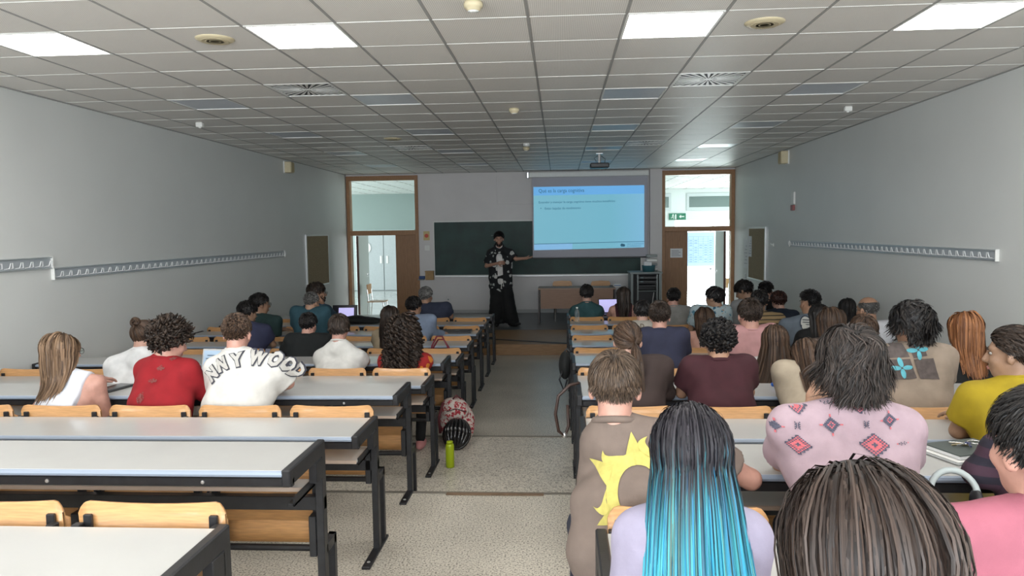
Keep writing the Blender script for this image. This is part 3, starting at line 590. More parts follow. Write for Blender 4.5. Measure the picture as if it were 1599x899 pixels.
def desk_row(side,k):
    x0,x1=(XL+.02,DL) if side=='left' else (DR,XR-.02)
    L=x1-x0; sgn=1 if side=='left' else -1; ez=L if side=='left' else 0
    inn=-1 if side=='left' else 1
    words=['directly at the viewer','nearest full row','second row','third row','fourth row','fifth row','sixth row','seventh row','eighth row','ninth row','tenth row','front row farthest']
    ln={0:'row below the picture edge'}.get(k,words[k]+' from the viewer')
    t=thing('bench_desk','grey bench desk with black frame, %s, %s of the aisle'%(ln,side),'desk',(x0,row(k),FZ(k)),0,'rows of bench desks')
    zs=-ST if k in(0,2,4,6) else 0
    top=MB().box(.0+(.03 if side=='right' else 0),L-(.03 if side=='left' else 0),-.385,0,.724,.75,.004).build('tabletop',M_lam,t)
    MB().tube([(.03,-.385,.737),(L-.03,-.385,.737)],.0125,8).build('front_edging',M_lamedge,top)
    sn=-.14 if (side,k)==('left',2) else -.29
    sh=MB().box(.04,L-.04,sn,-.03,.582,.598,.003).build('book_shelf',M_lam,t)
    MB().box(.04,L-.04,sn-.006,sn+.002,.581,.599,.002).build('shelf_edging',mat('shelf_edge',(.42,.33,.27),.5),sh)
    MB().box(.0,L,-.375,-.352,.683,.718,.003).build('front_beam',M_black,t)
    MB().box(.0,L,-.02,.02,.455,.515,.003).build('rear_beam',M_black,t)
    # end frames and one in the middle
    xs=[(ez,inn,True),(0 if side=='left' else L,-inn,False)]
    for (xe,d,vis) in xs:
        xa,xb=(xe,xe+d*.034)
        fr=MB();fr.box(xa,xb,-.40,.02,.690,.757,.005);fr.box(xa,xb,-.03,.02,.0,.70,.003);fr.box(xa,xb,-.10,-.02,.60,.69,.003)
        f_=fr.build('end_frame',M_black,t)
        MB().box(xa-d*.006,xb+d*.006,-.26,.17,0.0,.016,.003).build('foot_plate',M_black,f_) if zs==0 else MB().box(xa-d*.006,xb+d*.006,-.26,-.012,0.0,.016,.003).build('foot_plate',M_black,f_)
        sp=MB();sp.box(xa,xb,.105,.14,zs,.43+zs,.003);sp.box(xa,xb,.0,.14,.385+zs,.43+zs,.003);sp.build('seat_post',M_black,t)
        ar=MB();ar.box(xb,xb+d*.03,-.27,-.02,.566,.580,.002);ar.box(xb,xb+d*.008,-.27,-.02,.566,.606,.002);ar.build('shelf_arm',M_black,t)
        if vis:
            for yy in (-.20,.0): MB().lathe([(0,.018),(.009,.018),(.01,.014)],c=((xa+xb)/2,yy,0),n=10).build('bolt',M_alu,f_)
    xm=L/2;MB().box(xm-.017,xm+.017,-.03,.02,0,.72,.003).build('middle_post',M_black,t);MB().box(xm-.017,xm+.017,-.38,.0,.66,.72,.003).build('middle_arm',M_black,t)
    MB().box(xm-.022,xm+.022,-.25,-.012 if zs else .10,0,.016,.003).build('foot_plate',M_black,t)
    MB().tube([(.03,.12,.36+zs),(L-.03,.12,.36+zs)],.016,8).build('seat_tube',M_black,t)
    if k<11:
        ns=7;pit=.533;st=(L-.04-.24-.0) if side=='left' else .04+.24
        for i in range(ns):
            xc=st-inn*-1*i*pit if False else (st-i*pit if side=='left' else st+i*pit)
            if xc-.24<0 or xc+.24>L: break
            br=link('backrest',ME['back'],t,(xc,.075,zs))
            for sx in(-1,1): link('mounting_pad',ME['pad'],br,(sx*.205,-.022,0))
            link('seat_bracket',ME['brk'],t,(xc-.225,.0,zs));link('seat_bracket',ME['brk'],t,(xc+.225,.0,zs))
            occ=any(abs(x0+xc-q)<.27 for q in OCC.get((side,k),[]))
            if occ: link('seat',ME['sd'],t,(xc,.10,.430+zs))
            else: link('seat',ME['su'],t,(xc,.105,.385+zs))
        n=5
        for i in range(n): link('bolt',ME['bolt'],t,(L-.35-i*.62 if side=='left' else .35+i*.62,-.375,.70))

# ================================================================== PEOPLE: implicit surfaces
def ccone(a,b,ra,rb,fx=1.,fy=1.): return ('c',np.array(a,float),np.array(b,float),ra,rb,fx,fy)
def cell(c,r,R=None): return ('e',np.array(c,float),np.array(r,float),R)
def pdist(pr,Q):
    if pr[0]=='c':
        _,a,b,ra,rb,fx,fy=pr;S=np.array((fx,fy,1.));q=Q*S;a=a*S;b=b*S;ba=b-a
        t=np.clip(((q-a)@ba)/max(1e-9,ba@ba),0,1);d=np.linalg.norm(q-a-t[...,None]*ba,axis=-1)
        return d-(ra+(rb-ra)*t)
    _,c,r,R=pr;q=Q-c
    if R is not None:q=q@R
    k0=np.linalg.norm(q/r,axis=-1);k1=np.linalg.norm(q/(r*r),axis=-1)+1e-9
    return k0*(k0-1)/k1
def pbox(pr):
    if pr[0]=='c':
        _,a,b,ra,rb,fx,fy=pr;r=np.array((max(ra,rb)/fx,max(ra,rb)/fy,max(ra,rb)));return np.minimum(a,b)-r,np.maximum(a,b)+r
    _,c,r,R=pr;m=r if R is None else np.full(3,r.max());return c-m,c+m
class Field:
    def __init__(s,lo,hi,h):
        s.h=h;s.lo=np.array(lo,float);n=np.ceil((np.array(hi)-s.lo)/h).astype(int)+1
        s.n=n;s.ax=[s.lo[i]+h*np.arange(n[i]) for i in range(3)];s.F=np.full(n,.5)
    def sub(s,lo,hi):
        i0=np.maximum(0,np.floor((lo-s.lo)/s.h).astype(int));i1=np.minimum(s.n,np.ceil((hi-s.lo)/s.h).astype(int)+1)
        sl=tuple(slice(a,max(a,b)) for a,b in zip(i0,i1))
        Q=np.stack(np.meshgrid(*[s.ax[i][sl[i]] for i in range(3)],indexing='ij'),-1);return sl,Q
    def add(s,pr,k=.03):
        lo,hi=pbox(pr);m=.05+k+s.h;sl,Q=s.sub(lo-m,hi+m)
        if Q.size==0:return
        d=pdist(pr,Q);A=s.F[sl];h=np.maximum(k-np.abs(A-d),0)/max(k,1e-6);s.F[sl]=np.minimum(A,d)-h*h*k*.25
    def cut(s,pr,k=.008):
        lo,hi=pbox(pr);m=.03+k+s.h;sl,Q=s.sub(lo-m,hi+m)
        if Q.size==0:return
        d=-pdist(pr,Q);A=s.F[sl];s.F[sl]=np.maximum(A,d)
    def capsleeve(s,pr,p,dr,k=.03):
        """tapered sleeve ended by a plane at p facing dr"""
        lo,hi=pbox(pr);m=.05+k+s.h;sl,Q=s.sub(lo-m,hi+m)
        if Q.size==0:return
        d=np.maximum(pdist(pr,Q),(Q-p)@dr);A=s.F[sl];h=np.maximum(k-np.abs(A-d),0)/k;s.F[sl]=np.minimum(A,d)-h*h*k*.25
    def plane(s,p,dr):
        Q=np.stack(np.meshgrid(*s.ax,indexing='ij'),-1);s.F=np.maximum(s.F,(Q-np.array(p))@np.array(dr))
    def wrinkle(s,amp,fr,rng):
        Q=np.stack(np.meshgrid(*s.ax,indexing='ij'),-1);w_=0
        for i in range(5):
            v=rng.normal(size=3)*np.array((.8,.6,1.3));v/=np.linalg.norm(v);w_=w_+np.sin((Q@v)*fr*(.6+.35*i)+rng.uniform(0,6)+1.5*np.sin((Q@np.roll(v,1))*fr*.35))/(1+.5*i)
        s.F=s.F+amp*w_*.5
    def sample(s,p):
        q=np.clip((p-s.lo)/s.h,0,s.n-1.001);i=q.astype(int);f=q-i;F=s.F;v=0
        for a in(0,1):
            for b in(0,1):
                for c in(0,1):
                    v=v+F[i[:,0]+a,i[:,1]+b,i[:,2]+c]*(f[:,0] if a else 1-f[:,0])*(f[:,1] if b else 1-f[:,1])*(f[:,2] if c else 1-f[:,2])
        return v
    def grad(s,p):
        e=s.h;g=np.stack([s.sample(p+np.eye(3)[i]*e)-s.sample(p-np.eye(3)[i]*e) for i in range(3)],-1);return g/(np.linalg.norm(g,axis=-1,keepdims=True)+1e-9)
    def nets(s):
        F=s.F.copy();F[0]=F[-1]=.5;F[:,0]=F[:,-1]=.5;F[:,:,0]=F[:,:,-1]=.5
        S=F<0;n=s.n-1;acc=np.zeros((*n,3));cnt=np.zeros(n)
        for ax in range(3):
            a=[slice(0,None)]*3;b=[slice(0,None)]*3;a[ax]=slice(0,-1);b[ax]=slice(1,None)
            A=F[tuple(a)];B=F[tuple(b)];cr=(A<0)!=(B<0);idx=np.argwhere(cr)
            if len(idx)==0: continue
            fa=A[cr];fb=B[cr];t=fa/(fa-fb);pos=idx.astype(float);pos[:,ax]+=t
            o=[i for i in range(3) if i!=ax]
            for da in(0,1):
                for db in(0,1):
                    c=idx.copy();c[:,o[0]]-=da;c[:,o[1]]-=db;ok=(c>=0).all(1)&(c<n).all(1)
                    np.add.at(acc,tuple(c[ok].T),pos[ok]);np.add.at(cnt,tuple(c[ok].T),1)
        m=cnt>0;ids=np.full(n,-1);ids[m]=np.arange(m.sum());V=acc[m]/cnt[m][:,None]*s.h+s.lo;Q=[]
        for ax in range(3):
            a=[slice(0,None)]*3;b=[slice(0,None)]*3;a[ax]=slice(0,-1);b[ax]=slice(1,None)
            A=F[tuple(a)];B=F[tuple(b)];cr=(A<0)!=(B<0);idx=np.argwhere(cr);sg=(A[cr]<0);o=[i for i in range(3) if i!=ax]
            ok=(idx[:,o[0]]>0)&(idx[:,o[1]]>0)&(idx[:,o[0]]<n[o[0]])&(idx[:,o[1]]<n[o[1]]);idx=idx[ok];sg=sg[ok]
            def c(da,db):
                q=idx.copy();q[:,o[0]]-=da;q[:,o[1]]-=db;return ids[tuple(q.T)]
            q=np.stack([c(1,1),c(0,1),c(0,0),c(1,0)],-1)
            fl=sg if ax!=1 else ~sg
            q[~fl]=q[~fl][:,::-1];Q.append(q)
        Q=np.concatenate(Q);Q=Q[(Q>=0).all(1)];return V,Q
def rot(yaw=0,pitch=0,roll=0):
    """yaw + turns to the person's left, pitch + nods down, roll + tilts to the left"""
    cy,sy=math.cos(yaw),math.sin(yaw);cp,sp=math.cos(-pitch),math.sin(-pitch);cr,sr=math.cos(-roll),math.sin(-roll)
    Z=np.array(((cy,-sy,0),(sy,cy,0),(0,0,1)));X=np.array(((1,0,0),(0,cp,-sp),(0,sp,cp)));Y=np.array(((cr,0,sr),(0,1,0),(-sr,0,cr)))
    return Z@X@Y
SKC=np.array((0,-.012,.035));SKR=np.array((.076,.096,.085))
def head_prims(H,R,s,face=True):
    T=lambda p:H+R@(np.array(p,float)*s)
    o=[(cell(T((0,-.012,.035)),np.array((.074,.094,.083))*s,R),.01),
       (cell(T((0,.028,-.035)),np.array((.059,.066,.074))*s,R),.03),(cell(T((0,.06,-.088)),np.array((.028,.026,.024))*s,R),.025),
       (cell(T((0,.070,.028)),np.array((.052,.022,.014))*s,R),.02)]
    for x in(-1,1):
        o.append((cell(T((x*.079,-.004,-.012)),np.array((.0105,.019,.031))*s,R@rot(x*-.35,0,0)),.006))
        o.append((cell(T((x*.036,.066,-.028)),np.array((.024,.02,.02))*s,R),.02))
    o+=[(ccone(T((0,.090,.012)),T((0,.112,-.028)),.009*s,.0135*s),.012),(cell(T((0,.100,-.034)),np.array((.018,.010,.009))*s,R),.008),
        (cell(T((0,.090,-.060)),np.array((.024,.010,.007))*s,R),.006),(cell(T((0,.088,-.071)),np.array((.020,.010,.007))*s,R),.006)]
    cuts=[cell(T((x*.031,.098,.008)),np.array((.017,.014,.011))*s,R) for x in(-1,1)]
    return o,cuts,T
def hand_prims(W,fwd,up,side,curl=.5,s=1.,point=False):
    """hand from wrist W along fwd, palm normal -up, thumb towards side"""
    f=np.array(fwd,float);f/=np.linalg.norm(f);u=np.array(up,float);u-=f*(u@f);u/=np.linalg.norm(u);r=np.cross(f,u)*side
    o=[(ccone(W-f*.02,W+f*.03,.026*s,.03*s),.01),(ccone(W+f*.03+r*.018,W+f*.075+r*.022,.017*s,.014*s),.015),(ccone(W+f*.03-r*.02,W+f*.07-r*.024,.016*s,.013*s),.015),(ccone(W+f*.03,W+f*.08,.017*s,.014*s),.015)]
    for i,(x,L) in enumerate(((.030,.072),(.010,.080),(-.010,.075),(-.029,.060))):
        p=W+f*.078+r*x;a=curl*.35;c=0
        for j,l in enumerate((.42,.33,.25)):
            c+=a if j==0 else curl*.75;d=f*math.cos(c)-u*math.sin(c)+r*x*(1.2 if curl<.3 else .2);q=p+d*L*l*s
            o.append((ccone(p,q,(.0092-.0008*j)*s,(.0086-.001*j)*s),.003));p=q
    p=W+f*.025+r*.028;q=p+(f*.55+r*.75-u*.2)*.042;o.append((ccone(p,q,.013*s,.0105*s),.01));o.append((ccone(q,q+(f*.9+r*.3-u*.3)*.034,.0105*s,.008*s),.004))
    return o
def cloth(name,col,rough=.85,noise=.10,b=.25):
    col=tuple(c*(.64 if min(col)<.55 else .92) for c in col)
    return mat(name,col,rough,noise=noise,nscale=14,bump=b,bscale=420)
def hair_mat(name,c1,c2,grad=None,rough=.5):
    if name in MATS:return MATS[name]
    m=bpy.data.materials.new(name);m.use_nodes=True;n,l=nm(m);b=n['Principled BSDF'];b.inputs['Roughness'].default_value=rough;b.inputs['Specular IOR Level'].default_value=.28
    a=n.new('ShaderNodeAttribute');a.attribute_name='rnd';r=n.new('ShaderNodeValToRGB');e=r.color_ramp.elements
    e[0].color=(*c1,1);e[1].color=(*c2,1);e[0].position=.1;e[1].position=.95;l.new(a.outputs['Fac'],r.inputs[0]);out=r.outputs[0]
    if grad: # dyed lengths: list of (position along strand, colour a, colour b)
        g=n.new('ShaderNodeAttribute');g.attribute_name='dye';r2=n.new('ShaderNodeValToRGB');f=r2.color_ramp.elements
        f[0].position=0;f[0].color=(*grad[0],1);f[1].position=1;f[1].color=(*grad[-1],1)
        for i,c in enumerate(grad[1:-1]): x=f.new((i+1)/(len(grad)-1));x.color=(*c,1)
        l.new(a.outputs['Fac'],r2.inputs[0]);mx=n.new('ShaderNodeMixRGB');l.new(g.outputs['Fac'],mx.inputs[0]);l.new(out,mx.inputs[1]);l.new(r2.outputs[0],mx.inputs[2]);out=mx.outputs[0]
    l.new(out,b.inputs['Base Color']);MATS[name]=m;return m
def tubes(Pts,wd,ns=3):
    """Pts (N,K,3) strand points, wd (N,K) radii -> verts, quads"""
    N,K,_=Pts.shape;d=np.empty_like(Pts);d[:,1:-1]=Pts[:,2:]-Pts[:,:-2];d[:,0]=Pts[:,1]-Pts[:,0];d[:,-1]=Pts[:,-1]-Pts[:,-2]
    d/=np.linalg.norm(d,axis=-1,keepdims=True)+1e-9;ref=np.array((.31,.52,.8))/1.0;u=np.cross(d,ref);u/=np.linalg.norm(u,axis=-1,keepdims=True)+1e-9;v=np.cross(d,u)
    V=np.empty((N,K,ns,3))
    for j in range(ns):
        t=2*PI*j/ns;V[:,:,j]=Pts+wd[...,None]*(math.cos(t)*u+math.sin(t)*v)
    base=(np.arange(N)*K*ns)[:,None,None]+(np.arange(K-1)*ns)[None,:,None]+np.arange(ns)[None,None,:]
    nx=(np.arange(N)*K*ns)[:,None,None]+(np.arange(K-1)*ns)[None,:,None]+((np.arange(ns)+1)%ns)[None,None,:]
    Q=np.stack([base,nx,nx+ns,base+ns],-1).reshape(-1,4);return V.reshape(-1,3),Q
def ribbons(Pts,wd,H,rng):
    """flat locks facing outwards with a little random twist"""
    N,K,_=Pts.shape;d=np.empty_like(Pts);d[:,1:-1]=Pts[:,2:]-Pts[:,:-2];d[:,0]=Pts[:,1]-Pts[:,0];d[:,-1]=Pts[:,-1]-Pts[:,-2]
    d/=np.linalg.norm(d,axis=-1,keepdims=True)+1e-9;o=Pts-H;o[...,2]*=.35;o/=np.linalg.norm(o,axis=-1,keepdims=True)+1e-9
    u=np.cross(d,o);u/=np.linalg.norm(u,axis=-1,keepdims=True)+1e-9;v=np.cross(d,u);a=rng.normal(0,.35,(N,1,1));u=u*np.cos(a)+v*np.sin(a)
    V=np.stack([Pts-wd[...,None]*u,Pts+wd[...,None]*u],2).reshape(-1,3)
    b=((np.arange(N)*K)[:,None]+np.arange(K-1)[None,:])*2;Q=np.stack([b,b+1,b+3,b+2],-1).reshape(-1,4);return V,Q
def fib(n,rng):
    i=np.arange(n)+rng.uniform(0,.999,n);z=1-2*i/n;t=PI*(1+5**.5)*i+rng.normal(0,.3,n);r=np.sqrt(np.maximum(0,1-z*z));return np.stack([r*np.cos(t),r*np.sin(t),z],-1)
def hair_mask(p,style):
    """p = points on the skull in head space"""
    x,y,z=p[:,0],p[:,1],p[:,2];lo=-.055+np.clip((y+.075)/.16,0,1)*.125
    lo=np.where(np.abs(x)>.055,np.maximum(lo,-.012+(y>.03)*.03),lo)
    if style=='bald': return (z>lo)&(z<.072)&(y<.045)
    if style=='fade': return (z>lo+.055)
    return z>lo
def make_hair(sp,H,R,s,F,h,rng,dist):
    st=sp['hair'];Lh=sp.get('hl',{'short':.035,'curly':.05,'fade':.045,'wavy':.13,'long':.42,'bob':.26,'pony':.3,'bun':.1,'bald':.012,'ringlet':.34}[st])
    near=dist<2.8;mid=dist<7
    N={'short':6500,'fade':6500,'bald':2500,'curly':1500,'wavy':6500,'long':8000,'bob':7000,'pony':6000,'bun':4500,'ringlet':1100}[st]
    N=int(N*((1.3 if st in('long','wavy','bob') else 1.) if near else .33 if mid else .13));K={'long':15,'bob':12,'ringlet':30,'wavy':11,'pony':18,'bun':10}.get(st,6)
    if not near: K=min(K,24 if st=='ringlet' else 12)
    if not mid: K=min(K,14 if st=='ringlet' else 8)
    lift=sp.get('lift',{'short':.06,'fade':.16,'bald':.0,'curly':.32,'wavy':.16,'long':.04,'bob':.04,'ringlet':.35,'pony':0,'bun':0}[st])
    vol=sp.get('vol',{'short':.010,'fade':.014,'bald':.001,'curly':.022,'wavy':.034,'long':.020,'bob':.026,'ringlet':.045,'pony':.008,'bun':.010}[st])
    wid=sp.get('wid',{'short':.0010,'fade':.0010,'bald':.0008,'curly':.0045,'wavy':.0015,'long':.0015,'bob':.0016,'ringlet':.0055,'pony':.0014,'bun':.0014}[st])*((.75 if st=='long' else .9) if near else 2.3 if mid else 4.6 if st not in('curly','ringlet') else 2.2)
    n=fib(int(N*1.9),rng);pl=SKC+n*SKR;m=hair_mask(pl,st);n=n[m][:];pl=pl[m]
    if len(n)>N: ix=rng.permutation(len(n))[:N];n=n[ix];pl=pl[ix]
    N=len(n);off=.003+vol*rng.uniform(.15,1,N)**.8;rnd=rng.uniform(0,1,N)
    W=lambda q:H+(q*s)@R.T
    ln=Lh*(1+rng.normal(0,.09,N))
    P_=np.zeros((N,K,3))
    if st=='short': ln=ln*np.clip(.5+.8*(n[:,2]+.25),.35,1)
    nt=n/SKR;nt/=np.linalg.norm(nt,axis=1,keepdims=True)
    if st in('pony','bun'):
        T=np.array(sp.get('tie',(0,-.10,.045)));a=n;nT=(T-SKC)/SKR;nT/=np.linalg.norm(nT);k1=K//2 if st=='pony' else K-1
        om=np.arccos(np.clip(a@nT,-1,1))[:,None];so=np.sin(om)+1e-6
        for j in range(k1+1):
            t=j/k1;q=(np.sin((1-t)*om)*a+np.sin(t*om)*nT)/so;q/=np.linalg.norm(q,axis=1,keepdims=True);P_[:,j]=W(SKC+q*(SKR+off[:,None]*(1-.3*t)+.003*math.sin(t*PI)))
        if st=='pony':
            T0=W(SKC+nT*(SKR+.012));ph=rng.uniform(0,2*PI,N);rr=np.sqrt(rng.uniform(0,1,N));out=R@np.array((0,-1,.1))
            sd=np.array(sp.get('tail',(0,-.2,-1)));sd=sd/np.linalg.norm(sd)
            for j in range(k1+1,K):
                t=(j-k1)/(K-1-k1);rad=(.012+.026*math.sin(min(1,t*1.6)*PI*.6))*(1-.4*t)
                P_[:,j]=T0+out*.035*math.sin(min(1,t*3)*PI/2)+sd*(ln*t)[:,None]*1.+np.stack([np.cos(ph)*rr*rad,np.sin(ph)*rr*rad*.7,0*ph],-1)
    else:
        p=W(pl);nw=nt@R.T
        cr=np.array(sp.get('crown',(0,-.55,.83)));cr/=np.linalg.norm(cr)
        if sp.get('part') is not None:
            px=sp['part'];sg=np.clip((n[:,0]-px)/.10,-1,1);fr=np.clip((n[:,1]-.1)*1.5,0,1)
            up_=np.clip(n[:,2],0,1)**1.5;tl=np.stack([sg*(.10+.6*fr)*up_+n[:,0]*.45,-(.75-.45*fr)*up_,-.35-.9*(1-up_)],-1)
        elif sp.get('comb') is not None: tl=np.tile(np.array(sp['comb'],float),(N,1))
        else: tl=n-cr
        tl=tl-n*(tl*n).sum(1,keepdims=True);tl/=np.linalg.norm(tl,axis=1,keepdims=True)+1e-6
        d=(tl@R.T)*(1-lift)+nw*lift+rng.normal(0,.5 if st=='curly' else .16 if st=='short' else .035,(N,3));step=(ln/(K-1))[:,None]
        hasbody=st in('long','bob','ringlet','wavy')
        RR=(SKR*s)[None,:]+off[:,None]*(1 if st not in('long','bob') else .8);cW=H+R@(SKC*s);G=np.array((0,0,-1.))+np.array(sp.get('drift',(0,0,0)))
        grav={'long':.40,'bob':.42,'ringlet':.20,'wavy':.20,'short':.10,'fade':.0,'curly':.0,'bald':0}[st]
        gather=sp.get('gather',{'long':.3,'bob':.15}.get(st,0))
        fa,fb=rng.uniform(0,2*PI,N),rng.uniform(20,34,N);wa=sp.get('wave',{'wavy':.5,'long':.05,'bob':.04}.get(st,0))
        clx=np.round((p+rng.normal(0,.004,p.shape))*45);clump=np.sin(clx@np.array((12.9,78.2,37.7)))*3
        side=np.cross(nw,np.array((0,0,1.)));side/=np.linalg.norm(side,axis=1,keepdims=True)+1e-6
        P_[:,0]=p-nw*.002
        for j in range(1,K):
            d=d/(np.linalg.norm(d,axis=1,keepdims=True)+1e-9)
            if gather: d[:,:2]*=np.where((p[:,2]<cW[2]+.02)[:,None],.38,1.)
            dd=d*(1-grav)+G*grav
            if gather:
                low=np.clip((cW[2]-.03-p[:,2])/.10,0,1);dd=dd+np.stack([-(p[:,0]-cW[0])*gather*3.2*low,-.40*low*np.clip((p[:,1]-cW[1]+.07)/.06,0,1),0*low],-1)
            if wa: dd=dd+side*(wa*np.sin(clump+j*step[:,0]*40+fa*.15))[:,None]+nw*(wa*.35*np.cos(clump*1.7+j*step[:,0]*33))[:,None]
            if st=='curly': dd=dd+rng.normal(0,.42,(N,3))
            dd/=np.linalg.norm(dd,axis=1,keepdims=True)+1e-9;q=p+dd*step
            RJ=(SKR*s)[None,:]+off[:,None]*min(1,.2+j/(K*.35));l_=(q-cW)@R;k=np.linalg.norm(l_/RJ,axis=1);ins=k<1
            if st!='curly':
                hug=(l_[:,2]>-.035*s)&(k>=1)&(k<1.9) if st!='fade' else (k<0)
                if st=='wavy': hug&=(l_[:,2]>-.01)
                grow=1+(lift*.9*j/K if st in('short','wavy','ringlet') else 0);tgt=np.where(hug,np.minimum(k,1.0*grow),np.maximum(k,1));fx=ins|hug
                if fx.any(): q[fx]=cW+(l_[fx]*(tgt[fx]/k[fx])[:,None])@R.T
            elif ins.any(): q[ins]=cW+(l_[ins]/k[ins][:,None])@R.T
            if hasbody and F is not None:
                sdv=F.sample(q);o2=off*.55+.003;ins=sdv<o2
                if ins.any():
                    g=F.grad(q[ins]);bw=.75 if st in('long','bob','ringlet') else 0
                    g=g*(1-bw)+np.array((0,-1.,.0))*bw;g/=np.linalg.norm(g,axis=1,keepdims=True);q[ins]+=g*(o2[ins]-sdv[ins])[:,None]
            d=q-p;p=q;P_[:,j]=q
        if st in('long','bob','ringlet'):
            for _ in range(10): P_[:,1:-1]=P_[:,1:-1]*.5+(P_[:,2:]+P_[:,:-2])*.25
            for j in range(1,K):
                RJ=(SKR*s)[None,:]+off[:,None]*min(1,.2+j/(K*.35));l_=(P_[:,j]-cW)@R;k=np.linalg.norm(l_/RJ,axis=1);ins=k<1
                if ins.any(): P_[ins,j]=cW+(l_[ins]/k[ins][:,None])@R.T
        if st=='ringlet':
            ph=rng.uniform(0,2*PI,N)[:,None];t=np.linspace(0,1,K)[None,:];am=np.minimum(1,t*4)*.017;fr=ln[:,None]*t*2*PI/.055
            P_=P_+np.stack([am*np.cos(fr+ph),am*np.sin(fr+ph),0*am*ph],-1)
        if st=='curly':
            ph=rng.uniform(0,2*PI,N)[:,None];t=np.linspace(0,1,K)[None,:];am=np.minimum(1,t*3)*.006
            P_=P_+np.stack([am*np.cos(7*t+ph),am*np.sin(7*t+ph),am*np.cos(5*t+ph*1.3)],-1)
    t=np.linspace(0,1,K)[None,:];wd=wid*(1-.75*np.clip((t-.55)/.45,0,1)**1.5)*np.ones((N,1))*rng.uniform(.7,1.3,(N,1))
    rb=st not in('curly','ringlet');V,Q=ribbons(P_,wd*1.35,H,rng) if rb else tubes(P_,wd,3);nr=2 if rb else 3;at=np.repeat(rnd,K*nr)
    dye=np.zeros((N,K))
    if sp.get('dye'): z0,z1=sp['dye'];dye=np.clip((z0-(P_[...,2])+(rng.normal(0,.035,(N,1))))/(z0-z1),0,1)
    dy=np.repeat(dye.reshape(-1),nr)
    # cap that closes the scalp
    nu,nv=(40,28) if mid else (24,16);capo=.002+vol*(.5 if st in('curly','ringlet','fade') else .12)
    if st=='fade': capo=.012
    if st=='bald': capo=.0015
    U=[];idx={};fc=[]
    for i in range(nv+1):
        ph=PI*i/nv*.78
        for j in range(nu):
            a=2*PI*j/nu;q=np.array((math.sin(ph)*math.cos(a),math.sin(ph)*math.sin(a),math.cos(ph)));U.append(q)
    U=np.array(U);pc=SKC+U*SKR;mk=hair_mask(pc,st);ro=capo*(1+.35*np.sin(U[:,0]*19+U[:,2]*13)*np.sin(U[:,1]*17-U[:,2]*11)) if st in('curly','ringlet','wavy') else capo
    ro=np.where(mk,ro,-.006);nn=U/SKR;nn/=np.linalg.norm(nn,axis=1,keepdims=True);pw=H+((pc+nn*np.reshape(ro,(-1,1)) if np.ndim(ro) else pc+nn*ro)*s)@R.T
    for i in range(nv):
        for j in range(nu):
            a=i*nu+j;b=i*nu+(j+1)%nu;f=(a,a+nu,b+nu,b)
            if sum(mk[k] for k in f)>=1 or i==0: fc.append(f)
    if st=='bald': fc=[f for f in fc if sum(mk[k] for k in f)>=2]
    fc=np.array(fc)+len(V);V=np.concatenate([V,pw]);Q=np.concatenate([Q,fc]);at=np.concatenate([at,np.full(len(pw),.12)]);dy=np.concatenate([dy,np.zeros(len(pw))])
    return V,Q,at,dy
PEOPLE_INFO={}
SKIN={'fair':(.50,.29,.22),'tan':(.38,.215,.14),'rosy':(.50,.27,.21),'olive':(.31,.185,.12),'dim':(.34,.2,.14)}
def eyes_and_brows(t,T,R,s,hc,lipc,sp):
    b=MB();p=MB();e=MB()
    for x in(-1,1):
        b.ell(T((x*.031,.077,.006)),np.array((.0115,.0120,.0075))*s,10,8);p.ell(T((x*.031,.0875,.006)),np.array((.0058,.0035,.0058))*s,8,6,R)
        e.tube([T((x*.014,.096,.024)),T((x*.032,.097,.029)),T((x*.050,.086,.023))],[.0028,.0034,.002],5)
    ey=b.build('eyes',mat('eye_white',(.36,.34,.32),.4),t,smooth=True);p.build('irises',mat('iris_brown',(.05,.03,.02),.2),ey,smooth=True)
    e.build('eyebrows',hc,t,smooth=True)
    l=MB();l.tube([T((-.022,.092,-.065)),T((-.008,.100,-.062)),T((.008,.100,-.062)),T((.022,.092,-.065))],[.002,.0045,.0045,.002],6);l.tube([T((-.019,.091,-.068)),T((0,.099,-.071)),T((.019,.091,-.068))],[.002,.0048,.002],6);l.build('lips',mat('lip',(.42,.17,.15),.45),t,smooth=True)
    if sp.get('beard'):
        V=[];n=fib(900,RNG);q=np.array((0,.028,-.045))+n*np.array((.063,.073,.082));q=q[(q[:,2]<-.022-np.clip(np.abs(q[:,0])-.045,-.03,.012)*-1.2)&(q[:,1]>-.01)&~((np.abs(q[:,0])<.02)&(np.abs(q[:,2]+.066)<.009)&(q[:,1]>.06))]
        a=q;bb=q+np.array((0,.004,-.010))+RNG.normal(0,.002,q.shape);Pt=np.stack([np.array([T(k) for k in a]),np.array([T(k) for k in (a+bb)/2]),np.array([T(k) for k in bb])],1)
        V,Q=tubes(Pt,np.full(Pt.shape[:2],.0042),3);link('beard',npmesh('beard',V,Q,hc,True,{'rnd':np.full(len(V),.2)}),t)
    if sp.get('glasses'):
        g=MB()
        for x in(-1,1):
            g.tube([T((x*.034+.024*math.cos(a_),.108,.006+.019*math.sin(a_))) for a_ in np.linspace(0,2*PI,15)],.0018*s,5);g.tube([T((x*.058,.106,.010)),T((x*.078,.08,.010)),T((x*.083,.0,.004)),T((x*.080,-.02,-.01))],.0018*s,5)
        g.tube([T((-.010,.109,.010)),T((.010,.109,.010))],.0018*s,5);gl=g.build('glasses',mat('glasses_frame',(.015,.013,.013),.3),t,smooth=True)
        le=MB()
        for x in(-1,1): le.ell(T((x*.034,.108,.006)),np.array((.023,.0008,.018))*s,12,6,R)
        le.build('lenses',M_glass,gl)
